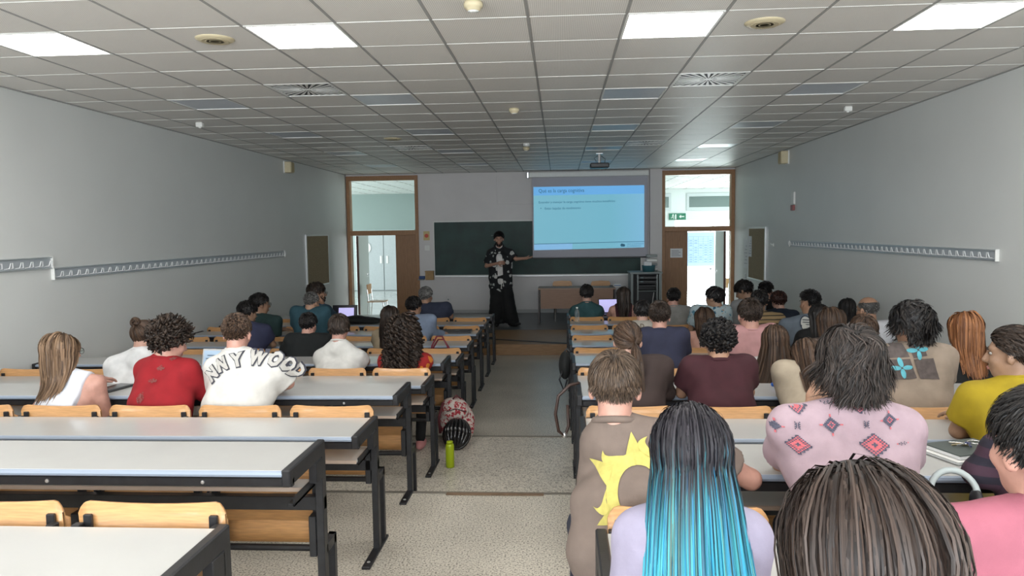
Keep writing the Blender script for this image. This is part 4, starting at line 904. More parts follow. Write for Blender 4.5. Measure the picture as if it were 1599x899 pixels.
def person(sp):
    rng=np.random.default_rng(abs(hash(sp['key']))%1000 if False else sum(map(ord,sp['key'])))
    k=sp['k'];Yh=row(k-1)+.29+sp.get('lean',.0);s=sp.get('s',1.0)
    top=unp(sp['px'],sp['top'],Y=Yh);fz=FZ(k);R0=rot(sp.get('yaw',0)*PI/180,sp.get('pitch',8)*PI/180,sp.get('roll',0)*PI/180)
    by=sp.get('by',0)*PI/180;hv=sp.get('hv',.012)
    Hw=top-np.array((0,0,(.12*s+hv)));base=np.array((Hw[0]+sp.get('dx',0),row(k-1)+.30+sp.get('dy',0),fz))
    Rb=rot(by);toL=lambda p:(np.array(p,float)-base)@Rb
    t=thing('person',sp['label'],'person',tuple(base),by,sp.get('group'))
    H=toL(Hw);R=Rb.T@R0;T0=H
    dist=base[1];h=float(np.clip(.0028*dist,.0075,.020))
    nb=H+R@(np.array((0,-.020,-.135))*s)*np.array((1,.7,1));nb[2]=min(nb[2],H[2]-.115*s)
    w_=sp.get('sw',.185)*(1 if k<=2 else .83);sz=nb[2]-.062*s
    if sp.get('shz'): sz=(unp(sp['px'],sp['shz'],Y=Yh-.05)[2]-fz)-.055
    hip=np.array((0,-.02,.55));tilt=sp.get('stilt',0)
    ctr=np.array((nb[0]*.7,nb[1]+.012,sz))
    if sp.get('cx'): ctr[0]=toL(unp(sp['cx'],sp['top'],Y=Yh-.05))[0]
    SJ={-1:ctr+np.array((-w_,.015,-tilt)),1:ctr+np.array((w_,.015,tilt))}
    dz=.755 if True else 0
    dzz=(FZ(k-0)+0) # desk height of the row used
    dh=(FZ(k)+.75-fz)+.035
    EL={};WR={}
    for sd,nm_ in((-1,'L'),(1,'R')):
        a=sp.get('arm'+nm_,'desk')
        if isinstance(a,dict): EL[sd]=toL(unp(*a['el'][:2],Y=row(k-1)+a['el'][2]));WR[sd]=toL(unp(*a['wr'][:2],Y=row(k-1)+a['wr'][2]))
        elif a=='desk': EL[sd]=np.array((sd*(w_+.045)+ctr[0],ctr[1]+.11,max(dh-.005,sz-.26)));WR[sd]=np.array((sd*.09+ctr[0],max(ctr[1]+.36,.34),dh+.012))
        elif a=='wide': EL[sd]=np.array((sd*(w_+.14)+ctr[0],ctr[1]+.17,max(dh+.02,sz-.25)));WR[sd]=np.array((sd*.08+ctr[0],ctr[1]+.38,dh+.01))
        elif a=='chin': EL[sd]=np.array((sd*(w_+.02)+ctr[0],ctr[1]+.26,dh+.03));WR[sd]=H+R@np.array((sd*.075,.06,-.13))
        else: EL[sd]=np.array((sd*(w_+.035)+ctr[0],ctr[1]+.06,sz-.27));WR[sd]=np.array((sd*.12+ctr[0],hip[1]+.18,.63))
    loose=sp.get('loose',.016);bare=sp.get('sleeve','short');skin=mat('skin_'+sp.get('skin','fair'),SKIN[sp.get('skin','fair')],.5,noise=.10,nscale=25,bump=.05,bscale=300)
    fat=sp.get('fat',1.)
    def torso(f,o,shoulders=True):
        mid=(ctr*.45+hip*.55)+np.array((0,-.015,0))
        f.add(ccone(ctr+np.array((0,.01,-.12)),mid+np.array((0,0,.02)),(.108+o)*fat,(.105+o)*fat,.118/(.118+w_*.34),1),.05)
        f.add(ccone(mid,hip,(.105+o)*fat,.105+o,.66,1),.05)
        for sd in(-1,1):
            f.add(cell(ctr+np.array((sd*w_*.52,-.015,-.085)),np.array((w_*.52+o,.088+o,.125+o))),.05)
            f.add(cell(nb+np.array((sd*.01,.0,-.05)),np.array((.062+o,.058+o,.055+o))),.03)
            f.add(ccone(nb+np.array((sd*.012,0,.005)),SJ[sd]+np.array((0,0,.004)),.042+o*.6,.052+o*.7),.05)
    allp=[H,hip,*SJ.values(),*EL.values(),*WR.values()];lo=np.min(allp,0)-.22;hi=np.max(allp,0)+.20;lo[2]=.36;hi[2]=max(hi[2],H[2]+.17)
    B=Field(lo,hi,h);torso(B,-.004 if bare in('none','strap') else -.012)
    B.add(ccone(H+R@(np.array((0,-.022,-.05))*s),nb+np.array((0,-.002,-.03)),.052*s,.060*s),.03)
    hp,cuts,T=head_prims(H,R,s)
    for p,k_ in hp:B.add(p,k_)
    for c in cuts:B.cut(c)
    for sd in(-1,1):
        B.add(ccone(SJ[sd],EL[sd],.048*fat,.037*fat),.03);B.add(ccone(EL[sd],WR[sd],.038*fat,.024),.012)
        if h>.0075: B.add(ccone(WR[sd],WR[sd]+(WR[sd]-EL[sd])*.18,.026,.03,1,1),.02)
    B.plane((0,0,.475),(0,0,-1));V,Q=B.nets()
    hands=[]
    for sd in(-1,1):
        a=sp.get('arm'+('L' if sd<0 else 'R'),'desk');f=WR[sd]-EL[sd];up=np.array((0,0,1.))
        if isinstance(a,dict) or a=='chin' : up=np.array((0,-1,.2)) if a=='chin' or a.get('chin') else up
        if a in('desk','wide'): f=f*np.array((1,1,.3))
        hf=Field(WR[sd]-.22,WR[sd]+.22,.0048 if dist<3 else .0065 if dist<6.5 else .009);
        for p,k_ in hand_prims(WR[sd],f,up,-sd,sp.get('curl',.5)): hf.add(p,k_)
        v,q=hf.nets();Q=np.concatenate([Q,q+len(V)]);V=np.concatenate([V,v])
    link('body',npmesh('body',V,Q,skin),t)
    # clothing
    if bare=='strap': lo2=lo.copy()
    S=Field(lo,hi,h);torso(S,loose)
    if bare not in('none','strap'):
        for sd in(-1,1):
            d=EL[sd]-SJ[sd];dn=d/np.linalg.norm(d);fr={'short':.66,'elbow':.92,'long':1.}[bare]
            if bare=='long': S.add(ccone(SJ[sd],EL[sd],.056*fat+loose*.4,.046+loose*.4),.04);e=WR[sd]-EL[sd];en=e/np.linalg.norm(e);S.capsleeve(ccone(EL[sd],WR[sd],.048+loose*.3,.034+loose*.3),EL[sd]+e*.9,en,.03)
            else: S.capsleeve(ccone(SJ[sd],SJ[sd]+d*fr*1.25,.056*fat+loose*.5,.056*fat+loose*1.1),SJ[sd]+d*fr,dn,.045)
        S.cut(ccone(nb+np.array((0,.014,.13)),nb+np.array((0,.03,.055)),.066*s,.058*s))
        if sp.get('collar',True): pass
    elif bare=='none':
        S.plane(ctr+np.array((w_-.035,0,0)),np.array((1,0,-.12)));S.plane(ctr-np.array((w_-.035,0,0)),np.array((-1,0,-.12)));S.cut(ccone(nb+np.array((0,.012,.12)),nb+np.array((0,.01,-.02)),.078,.07))
    else: S.plane(ctr+np.array((0,0,-.155)),np.array((0,-.25,1.)))
    S.plane((0,0,.468),(0,0,-1));S.wrinkle(.0062 if dist<7 else .004,30,rng);sm_=sp['shirt']
    V,Q=S.nets();so=link(sp.get('garment','shirt'),npmesh('shirt',V,Q,sm_),t)
    if bare=='strap':
        b=MB()
        for sd in(-1,1): b.tube([ctr+np.array((sd*.055,-.112,-.16)),ctr+np.array((sd*.07,-.100,-.06)),ctr+np.array((sd*.075,-.05,.045)),ctr+np.array((sd*.08,.06,.0))],.005,5)
        b.build('strap',sm_,so,smooth=True)
    elif bare!='none' or True:
        rr=.064*s;c=nb+np.array((0,.008,.012));b=MB()
        ch=sp.get('collarh',.006);pts=[c+np.array((rr*math.cos(a_)*1.02,rr*math.sin(a_)*.98,.010-.022*math.sin(a_))) for a_ in np.linspace(0,2*PI,25)]
        b.tube(pts,max(.008,ch),7)
        if bare!='strap': b.build('collar',sp.get('collarm',sm_),so,smooth=True)
    # trousers and shoes
    Tr=Field((-.30,-.22,.0),(.30,.62,.66),.02);tm=sp.get('trousers',M_denim)
    Tr.add(cell((0,0,.545),(.17,.115,.09)),.02)
    for sd in(-1,1):
        Tr.add(ccone((sd*.085,.02,.535),(sd*.11,.37,.505),.072,.056),.03);Tr.add(ccone((sd*.11,.37,.50),(sd*.11,.20,.10),.055,.045),.03)
    V,Q=Tr.nets();link('trousers',npmesh('trousers',V,Q,tm),t)
    b=MB()
    for sd in(-1,1): b.ell((sd*.11,.22,.045),(.045,.13,.044),12,8)
    b.build('shoes',sp.get('shoem',mat('dark_shoes',(.03,.03,.03),.6)),t,smooth=True)
    # hair
    if sp.get('hair'):
        body=B;body.F=np.minimum(B.F,S.F)
        V,Q,at,dy=make_hair(sp,H,R,s,body,h,rng,dist)
        if sp['hair']=='bald': nmh='hair_fringe'
        link('hair',npmesh('hair',V,Q,sp['hm'],True,{'rnd':at,'dye':dy}),t)
        if sp['hair']=='bun':
            Tn=(np.array(sp.get('tie',(0,-.10,.045)))-SKC)/SKR;Tn/=np.linalg.norm(Tn);c=H+R@((SKC+Tn*(SKR+.022))*s)
            ns=260;ph=rng.uniform(0,2*PI,ns);z_=rng.uniform(-1,1,ns);Pt=np.zeros((ns,8,3))
            for j in range(8):
                a_=ph+j*.28;rr=np.sqrt(1-z_**2);Pt[:,j]=c+.034*np.stack([rr*np.cos(a_),z_*.8+.1*np.sin(3*a_),rr*np.sin(a_)],-1)*(1+.06*np.sin(ph*7))[:,None]
            V,Q=tubes(Pt,np.full((ns,8),.0035),3);link('hair_bun',npmesh('hair_bun',V,Q,sp['hm'],True,{'rnd':np.repeat(rng.uniform(0,1,ns),24)}),t)
        eyes_and_brows(t,T,R,s,sp['hm'],None,sp)
    PEOPLE_INFO[sp['key']]=dict(t=t,S=S,B=B,H=H,R=R,T=T,ctr=ctr,nb=nb,SJ=SJ,EL=EL,WR=WR,shirt=so,toL=toL,base=base,w=w_)
    print('%-14s k=%d Y=%.2f sit=%.2f H=%.2f sh=%.2f'%(sp['key'],k,Yh,Hw[2]+.12*s-fz,Hw[2],sz))
    return t
def drape(info,pts,off=.003,ydir=1):
    """pts (n,2) x,z in body space -> on the back of the shirt (marching the field from behind)"""
    F=info['S'];P_=np.zeros((len(pts),3));P_[:,0]=pts[:,0];P_[:,2]=pts[:,1];P_[:,1]=info['ctr'][1]-.30
    hit=np.zeros(len(pts),bool);y=P_[:,1].copy();prev=F.sample(P_)
    for i in range(140):
        q=P_.copy();q[:,1]=y+.004;v=F.sample(q);n_=(~hit)&(v<off);hit|=n_;y=np.where(hit,y,y+.004);prev=v
    P_[:,1]=np.where(hit,y,np.nan);g=F.grad(np.nan_to_num(P_));return P_,hit
def drape_grid(info,name,f,x0,x1,z0,z1,n,m,material,off=.003,test=None,label=None):
    xs=np.linspace(x0,x1,n+1);zs=np.linspace(z0,z1,m+1);XX,ZZ=np.meshgrid(xs,zs,indexing='ij');pts=np.stack([XX.ravel(),ZZ.ravel()],-1)
    if f is not None: pts=f(pts)
    V,hit=drape(info,pts,off);F=[]
    for i in range(n):
        for j in range(m):
            if test is not None and not test(i,j): continue
            q=(i*(m+1)+j,(i+1)*(m+1)+j,(i+1)*(m+1)+j+1,i*(m+1)+j+1)
            if all(hit[k] for k in q): F.append(q)
    if not F: return
    o=link(name,npmesh(name,np.nan_to_num(V),np.array(F),material,False),info['shirt'])
    if label:o['label']=label
    return o
def bxz(info,u,v,dY=-.14):
    """photo pixel -> x,z of the body's back"""
    q=info['toL'](unp(u,v,Y=info['base'][1]+dY));return np.array((q[0],q[2]))
M_denim=cloth('dark_denim',(.03,.035,.06));M_blackcl=cloth('black_cloth',(.008,.009,.010))
H_black=hair_mat('hair_black',(.004,.004,.005),(.022,.018,.016));H_dbrown=hair_mat('hair_dark_brown',(.012,.008,.006),(.05,.033,.024))
H_brown=hair_mat('hair_brown',(.022,.013,.009),(.095,.055,.034));H_lbrown=hair_mat('hair_light_brown',(.07,.042,.026),(.26,.165,.10));H_ginger=hair_mat('hair_ginger',(.11,.04,.015),(.34,.145,.06))
H_grey=hair_mat('hair_grey',(.05,.048,.045),(.22,.21,.20));H_wavy=hair_mat('hair_wavy_ash',(.007,.006,.006),(.058,.044,.038));H_taupe=hair_mat('hair_ash_brown',(.028,.018,.012),(.11,.072,.047));H_big=hair_mat('hair_long_brown',(.012,.008,.007),(.048,.031,.024))
H_blue=hair_mat('hair_dyed_blue',(.004,.004,.007),(.030,.026,.032),grad=((.01,.12,.26),(.06,.36,.42),(.03,.25,.44),(.09,.11,.09),(.10,.48,.50),(.02,.30,.55)))
def floral(name,base,cols,sc=9,th=(.30,.5)):
    if name in MATS:return MATS[name]
    m=mat(name,base,.85,bump=.2,bscale=400);n,l=nm(m);b=n['Principled BSDF'];tc=n.new('ShaderNodeTexCoord')
    prev=None
    for i,c in enumerate(cols):
        mp=n.new('ShaderNodeMapping');mp.inputs['Location'].default_value=(i*3.1,i*1.7,i*.9);l.new(tc.outputs['Object'],mp.inputs[0])
        nz=n.new('ShaderNodeTexNoise');nz.inputs['Scale'].default_value=sc*2.2;l.new(mp.outputs[0],nz.inputs[0])
        ad=n.new('ShaderNodeMixRGB');ad.inputs[0].default_value=.06;l.new(mp.outputs[0],ad.inputs[1]);l.new(nz.outputs['Color'],ad.inputs[2])
        v=n.new('ShaderNodeTexVoronoi');v.inputs['Scale'].default_value=sc*(1+.3*i);l.new(ad.outputs[0],v.inputs[0])
        r=n.new('ShaderNodeValToRGB');r.color_ramp.interpolation='CONSTANT';r.color_ramp.elements[0].color=(1,1,1,1);r.color_ramp.elements[1].color=(0,0,0,1);r.color_ramp.elements[1].position=th[min(i,len(th)-1)];l.new(v.outputs['Distance'],r.inputs[0])
        mx=n.new('ShaderNodeMixRGB');l.new(r.outputs[0],mx.inputs[0]);mx.inputs[1].default_value=(*base,1)
        if prev is not None:l.new(prev,mx.inputs[1])
        mx.inputs[2].default_value=(*c,1);prev=mx.outputs[0]
    l.new(prev,b.inputs['Base Color']);return m
def stripes(name,c1,c2,per,duty=.3,axis=2):
    m=mat(name,c1,.85,bump=.2,bscale=400);n,l=nm(m);b=n['Principled BSDF'];tc=n.new('ShaderNodeTexCoord');sx=n.new('ShaderNodeSeparateXYZ');l.new(tc.outputs['Object'],sx.inputs[0])
    d=n.new('ShaderNodeMath');d.operation='DIVIDE';d.inputs[1].default_value=per;l.new(sx.outputs[axis],d.inputs[0]);f=n.new('ShaderNodeMath');f.operation='FRACT';l.new(d.outputs[0],f.inputs[0])
    g=n.new('ShaderNodeMath');g.operation='LESS_THAN';g.inputs[1].default_value=duty;l.new(f.outputs[0],g.inputs[0]);mx=n.new('ShaderNodeMixRGB');l.new(g.outputs[0],mx.inputs[0]);mx.inputs[1].default_value=(*c1,1);mx.inputs[2].default_value=(*c2,1);l.new(mx.outputs[0],b.inputs['Base Color']);return m
PS=[
# ---- right of the aisle, from the viewer forward
dict(key='brown_r0',k=0,px=1350,top=712,lean=.24,s=.88,hv=.012,pitch=10,yaw=6,hair='long',hl=.50,hm=H_big,part=-.05,vol=.030,wave=.03,wid=.0013,gather=-.05,shirt=M_blackcl,sw=.17,label='person with big long straight brown hair, nearest the viewer at the bottom edge'),
dict(key='blue_r1',gather=-.10,k=1,px=1078,top=622,lean=.14,s=.98,hv=.016,pitch=16,hair='long',hl=.62,hm=H_blue,part=.0,vol=.022,drift=(.0,0,0),dye=(1.13,.97),shirt=cloth('lavender_cloth',(.45,.41,.55)),sw=.105,fat=.88,armL='down',armR='down',label='person with long black hair dyed turquoise blue at the lengths, lavender top'),
dict(key='pink_r1',k=1,px=1632,top=600,lean=.12,s=1.02,hv=.018,pitch=2,yaw=14,by=6,hair='short',hl=.045,vol=.018,hm=H_black,shirt=cloth('pink_cotton',(.47,.145,.20)),sw=.20,skin='rosy',label='person in plain pink t-shirt with short black hair at the right picture edge, nearest'),
dict(key='taupe_r2',k=2,px=960,top=548,lean=.16,s=1.02,hv=.010,pitch=14,yaw=-6,hair='short',hl=.055,vol=.012,hm=H_taupe,shirt=cloth('taupe_cotton',(.245,.185,.155)),sw=.145,shz=672,cx=1008,armL='down',collarh=.013,armR=dict(el=(1172,748,.50),wr=(1120,735,.72)),skin='rosy',label='person in taupe t-shirt with a yellow sun print, short brown hair, beside the aisle'),
dict(key='pattern_r2',k=2,px=1328,top=505,lean=.12,s=1.03,hv=.022,pitch=12,yaw=10,hair='wavy',hl=.12,vol=.018,wave=.35,hm=H_wavy,shirt=cloth('pale_pink_linen',(.60,.44,.50)),sw=.190,shz=650,cx=1330,armL=dict(el=(1222,722,.60),wr=(1268,632,.66),chin=True),armR='desk',skin='tan',collarh=.013,label='person in pale pink shirt with stepped diamond motifs and tousled wavy dark hair'),
dict(key='plaid_r2',k=2,px=1665,top=560,lean=.12,pitch=14,yaw=5,hair='short',hm=H_dbrown,shirt=None,sw=.20,sleeve='long',armL=dict(el=(1532,735,.42),wr=(1600,740,.62)),armR='desk',label='person in dark purple checked shirt, head hidden behind the pink t-shirt person'),
dict(key='mustard_r3',k=3,px=1583,top=508,lean=.16,yaw=52,by=10,pitch=4,s=1.0,hair='short',hl=.05,vol=.012,hm=H_dbrown,comb=(0,-1,-.1),shirt=cloth('mustard_cotton',(.50,.36,.012)),sw=.20,cx=1592,armL=dict(el=(1496,672,.50),wr=(1540,672,.75)),skin='olive',label='person in mustard yellow t-shirt with slicked back dark hair, looking left'),
dict(key='jacket_r4',k=4,px=980,top=500,lean=.12,s=.96,pitch=8,yaw=-8,hair='pony',hl=.30,tie=(.045,-.09,.0),tail=(.12,-.12,-1),hm=H_brown,shirt=cloth('dark_brown_cloth',(.060,.038,.034)),garment='jacket',sleeve='long',sw=.175,cx=995,shz=560,label='person in dark brown jacket with a brown ponytail, behind the sun print t-shirt'),
dict(key='maroon_r4',k=4,px=1122,top=500,lean=.14,s=1.0,pitch=12,hair='curly',hl=.03,vol=.016,hm=H_black,shirt=cloth('maroon_cotton',(.070,.016,.024)),sw=.185,shz=560,armL='desk',armR='desk',collarh=.012,skin='tan',label='person in maroon polo shirt with short curly black hair'),
dict(key='cardigan_r4',k=4,px=1262,top=527,lean=.24,s=.95,pitch=34,roll=10,hair='long',hl=.36,hm=H_brown,part=.1,shirt=cloth('cream_knit',(.58,.48,.36)),sw=.16,cx=1262,shz=566,armL=dict(el=(1228,604,.62),wr=(1262,612,.86)),skin='rosy',label='person in cream top with light brown hair, bent over the desk behind the wavy-haired one'),
dict(key='patches_r4',k=4,px=1424,top=470,lean=.12,s=1.02,hv=.018,pitch=6,yaw=22,hair='wavy',hl=.10,vol=.024,wave=.4,hm=H_black,shirt=cloth('sand_linen',(.47,.37,.29)),sw=.20,cx=1438,shz=545,armL='desk',collarh=.013,skin='tan',label='person in sand shirt with grey patches and turquoise flowers, tousled black hair'),
dict(key='longhair_r5',k=5,px=1210,top=505,lean=.10,s=.96,hair='long',hl=.50,gather=-.8,vol=.026,hm=H_brown,part=0,shirt=cloth('white_stripe_cloth',(.62,.60,.60)),sw=.165,label='person with very long loose brown hair over a white top, behind the blue marker'),
dict(key='ginger_r5',k=5,px=1508,top=485,lean=.10,s=1.0,hv=.018,hair='bob',hl=.27,vol=.030,hm=H_ginger,part=.0,shirt=M_blackcl,sw=.17,skin='fair',label='person with smooth ginger shoulder-length bob and black top by the right wall'),
dict(key='brown_r6',k=6,px=1297,top=478,lean=.0,s=1.03,hv=.016,hair='long',hl=.34,vol=.03,hm=H_brown,part=.1,yaw=10,shirt=cloth('grey_brown_cloth',(.16,.12,.10)),sw=.17,label='person with glossy brown hair, head just above the wavy-haired person'),
dict(key='auburn_r6',k=5,px=1349,top=491,lean=.1,s=.98,hair='short',hl=.06,vol=.014,hm=H_brown,pitch=14,shirt=cloth('beige_cloth',(.4,.32,.26)),sw=.18,label='person of whom only reddish brown hair shows, before the bald man'),
dict(key='navy_r6',k=6,px=1030,top=469,lean=.10,s=1.02,pitch=8,yaw=-8,hair='short',hl=.03,vol=.012,hm=H_dbrown,shirt=cloth('navy_cotton',(.038,.042,.085)),sw=.180,shz=515,cx=1037,skin='rosy',label='person in plain navy t-shirt with short dark hair'),
dict(key='pink_r6',k=6,px=1171,top=465,lean=.06,s=1.12,pitch=8,yaw=8,hair='short',hl=.03,vol=.010,hm=H_dbrown,crown=(.0,-.5,.86),shirt=cloth('salmon_cotton',(.62,.33,.33)),sw=.21,fat=1.08,shz=510,skin='rosy',label='person in salmon pink t-shirt with short dark hair and small bald spot'),
dict(key='dark_r7',k=7,px=1279,top=473,lean=.08,s=1.0,hair='long',hl=.36,hm=H_black,part=0,shirt=M_blackcl,sw=.17,label='person with long black hair, half hidden behind the glossy brown head'),
dict(key='bald_r8',k=8,px=1355,top=463,lean=.0,s=1.18,hv=.002,pitch=6,yaw=28,hair='bald',hm=H_grey,glasses=True,shirt=cloth('white_shirt',(.70,.70,.74)),sw=.21,shz=503,cx=1366,skin='tan',collarh=.012,label='bald person with grey fringe, glasses and white shirt by the right wall'),
dict(key='strap_r8',k=8,px=1100,top=479,lean=.0,s=1.05,pitch=8,yaw=4,hair='long',hl=.22,vol=.022,hm=H_brown,part=.1,shirt=None,sleeve='strap',sw=.17,shz=518,skin='rosy',garment='camisole',label='person in black patterned strap top with bare back and brown hair'),
dict(key='creamjkt_r8',k=8,px=1003,top=468,lean=.0,s=1.0,pitch=12,yaw=-4,hair='short',hl=.06,vol=.014,hm=H_black,shirt=cloth('cream_jacket_cloth',(.60,.55,.48)),garment='jacket',sw=.20,cx=1003,shz=505,label='person in cream jacket with dark lettering, half hidden by the navy t-shirt'),
dict(key='bluegrey_r8',k=8,px=1264,top=453,lean=.06,s=1.08,pitch=4,yaw=18,hair='fade',hl=.028,vol=.014,lift=.1,hm=H_black,shirt=cloth('blue_grey_cotton',(.20,.245,.30)),sw=.22,shz=500,cx=1258,skin='tan',label='person in blue-grey t-shirt with round back emblem and black fade haircut'),
dict(key='stripe_r9',k=9,px=1186,top=452,lean=.04,s=1.1,pitch=8,yaw=-12,hair='short',hl=.05,vol=.016,hm=H_black,shirt=None,sw=.21,shz=492,cx=1196,skin='tan',label='person in tan and black striped shirt with black hair'),
dict(key='navy_r9',k=10,px=1216,top=454,lean=.10,s=1.05,pitch=14,yaw=12,hair='short',hl=.05,vol=.016,hm=hair_mat('hair_auburn_dark',(.014,.006,.005),(.055,.022,.016)),shirt=cloth('dark_navy_cotton',(.018,.028,.050)),sw=.20,shz=486,cx=1221,label='person in dark navy t-shirt with dark auburn hair, head bowed'),
dict(key='black_r9',k=9,px=1323,top=465,lean=.05,s=1.0,hair='bob',hl=.16,vol=.014,hm=H_black,part=0,shirt=M_blackcl,sw=.17,label='person with straight black hair, just left of the bald one'),
dict(key='black_r11',k=11,px=1196,top=440,lean=.0,s=1.1,hair='fade',hl=.03,vol=.016,lift=.1,hm=H_black,shirt=M_blackcl,sw=.20,yaw=-10,label='person with thick black hair near the right cork board corner, front rows'),
dict(key='profile_r11',k=10,px=1162,top=437,lean=.05,s=1.1,yaw=62,pitch=26,hair='short',hl=.06,vol=.020,hm=H_black,shirt=cloth('pale_grey_cotton',(.4,.41,.42)),sw=.19,skin='olive',label='person in front row with black hair, face bowed towards the left, by the right door'),
dict(key='floral_r10',k=9,px=1116,top=447,lean=.05,s=1.08,yaw=48,pitch=6,hair='short',hl=.05,vol=.014,hm=H_black,shirt=None,sw=.215,shz=478,cx=1112,skin='olive',label='person in white shirt with blue flowers, looking left, before the open door'),
dict(key='grey_r10',k=10,px=1052,top=449,lean=.06,s=1.03,pitch=8,yaw=-4,hair='short',hl=.03,vol=.012,hm=H_black,shirt=cloth('light_grey_cotton',(.38,.37,.35)),sw=.18,shz=480,cx=1056,armL='chin',skin='rosy',label='person in light grey t-shirt with hand at the ear, before the door leaf'),
dict(key='teal_r11',k=11,px=916,top=444,lean=.02,s=1.08,pitch=8,hair='short',hl=.06,vol=.016,hm=H_black,shirt=cloth('teal_cotton',(.035,.105,.115)),sw=.205,shz=479,label='person in teal t-shirt with thick black hair at the front right row end'),
dict(key='maroon_r11',k=11,px=973,top=447,lean=.02,s=1.0,pitch=6,yaw=6,hair='long',hl=.28,vol=.022,hm=H_dbrown,part=.1,shirt=cloth('wine_knit',(.055,.010,.020)),sleeve='none',sw=.185,shz=478,skin='rosy',label='person in sleeveless wine red top with dark brown hair, laptop in front'),
# ---- left of the aisle
dict(key='white_l4',k=4,px=94,top=518,lean=.14,s=1.0,hv=.012,yaw=-24,pitch=4,hair='bob',hl=.245,vol=.022,hm=H_lbrown,part=0,glasses=True,shirt=cloth('white_cotton',(.74,.76,.82)),sleeve='none',sw=.185,shz=588,cx=100,armR='down',skin='rosy',label='person in white sleeveless top with straight light brown hair and glasses, far left'),
dict(key='red_l4',k=4,px=263,top=499,lean=.16,s=1.02,hv=.014,yaw=-34,pitch=18,by=-8,hair='curly',hl=.055,vol=.026,hm=H_dbrown,shirt=cloth('red_cotton',(.40,.010,.018)),sleeve='long',sw=.18,shz=565,cx=250,fat=1.05,skin='rosy',label='person in red long-sleeved shirt with curly dark brown hair, looking down right'),
dict(key='jersey_l4',k=4,px=369,top=488,lean=.14,s=.98,pitch=10,yaw=2,hair='short',hl=.022,vol=.008,hm=H_brown,shirt=cloth('off_white_jersey',(.66,.64,.60)),sleeve='elbow',sw=.222,shz=562,cx=375,loose=.020,armL='desk',armR=dict(el=(450,598,.50),wr=(425,612,.78)),skin='rosy',collarh=.010,label='person in off-white shirt with large outlined arched letters, short brown hair'),
dict(key='bun_l5',k=5,px=224,top=500,lean=.16,s=.98,pitch=18,yaw=-10,hair='bun',tie=(-.012,-.085,.085),hm=H_brown,shirt=cloth('white_polo',(.68,.68,.68)),sw=.20,shz=562,cx=205,loose=.03,collarh=.012,label='person in white polo with brown hair tied in a bun, behind the red shirt'),
dict(key='white_l6',k=6,px=529,top=490,lean=.12,s=.98,pitch=14,hair='short',hl=.075,vol=.014,hm=H_dbrown,shirt=cloth('white_tee',(.66,.65,.62)),sw=.19,shz=550,skin='rosy',label='person in plain white t-shirt with dark collar-length hair, left block'),
dict(key='curly_l6',k=6,px=629,top=489,lean=.12,s=.98,hv=.034,pitch=6,hair='ringlet',hl=.34,vol=.050,hm=H_dbrown,shirt=None,sw=.19,shz=556,shoem=mat('pink_shoes',(.50,.22,.22),.6),trousers=M_blackcl,label='person in red blouse with yellow flowers and long curly dark hair, by the aisle'),
dict(key='black_l7',k=7,px=481,top=487,lean=.12,s=.98,pitch=12,yaw=-6,hair='short',hl=.03,vol=.009,hm=H_black,shirt=cloth('black_polo',(.010,.013,.014)),sw=.215,shz=524,cx=478,fat=1.08,collarh=.011,armL='wide',skin='rosy',label='person in black polo shirt with short black hair, left block'),
dict(key='blue_l8',k=8,px=386,top=469,lean=.1,s=1.05,pitch=12,yaw=-34,hair='short',hl=.05,vol=.014,hm=H_black,shirt=cloth('indigo_cotton',(.045,.05,.11)),sw=.19,cx=388,skin='olive',label='person in indigo t-shirt with black hair, partly behind the arched-letter shirt'),
dict(key='teal_l9',k=9,px=405,top=457,lean=.1,s=1.12,pitch=4,yaw=-52,by=-22,hair='short',hl=.045,vol=.016,hm=H_black,glasses=True,shirt=cloth('dark_teal_cotton',(.025,.060,.060)),sw=.20,cx=412,shz=494,armR=dict(el=(431,536,.28),wr=(436,538,.5)),skin='tan',label='person in dark green-teal t-shirt with glasses, looking right, near the left wall'),
dict(key='grey_l9',k=9,px=486,top=455,lean=-.02,s=1.02,pitch=12,yaw=-24,hair='short',hl=.018,vol=.005,hm=H_grey,shirt=cloth('petrol_cotton',(.035,.105,.14)),sw=.22,shz=480,cx=482,fat=1.1,skin='tan',label='person in petrol blue t-shirt with short greying hair, left block'),
dict(key='glasses_l10',k=10,px=494,top=440,lean=.06,s=1.18,yaw=-55,pitch=4,by=-15,hair='short',hl=.05,vol=.015,hm=H_dbrown,glasses=True,beard=True,shirt=cloth('slate_blue_cotton',(.05,.10,.15)),sw=.19,armR='chin',skin='tan',label='person with glasses and dark hair looking right, before the left cork board'),
dict(key='long_l8',k=8,px=609,top=476,lean=.06,s=1.05,hair='long',hl=.36,vol=.026,hm=H_dbrown,part=0,shirt=cloth('straw_cloth',(.45,.36,.24)),sw=.17,label='person with long dark hair, partly behind the curly-haired one'),
dict(key='ltblue_l9',k=9,px=646,top=462,lean=.12,s=1.05,yaw=-30,pitch=10,by=-16,hair='short',hl=.03,vol=.011,hm=H_black,shirt=cloth('pale_blue_shirt',(.34,.42,.58)),sleeve='long',sw=.20,shz=492,cx=652,armR=dict(el=(676,519,.42),wr=(694,521,.6)),skin='tan',label='person in pale blue long-sleeved shirt with black hair, leaning to the right'),
dict(key='navy_l11',k=11,px=665,top=447,lean=-.0,s=1.1,yaw=-22,pitch=4,hair='short',hl=.04,vol=.012,hm=H_grey,shirt=cloth('slate_navy_polo',(.045,.055,.10)),sw=.225,shz=474,cx=676,fat=1.1,skin='tan',label='person in slate navy polo with greying dark hair in the left front row'),
]
m_plaid=stripes('purple_check',(.045,.02,.035),(.014,.012,.022),.06,.45)
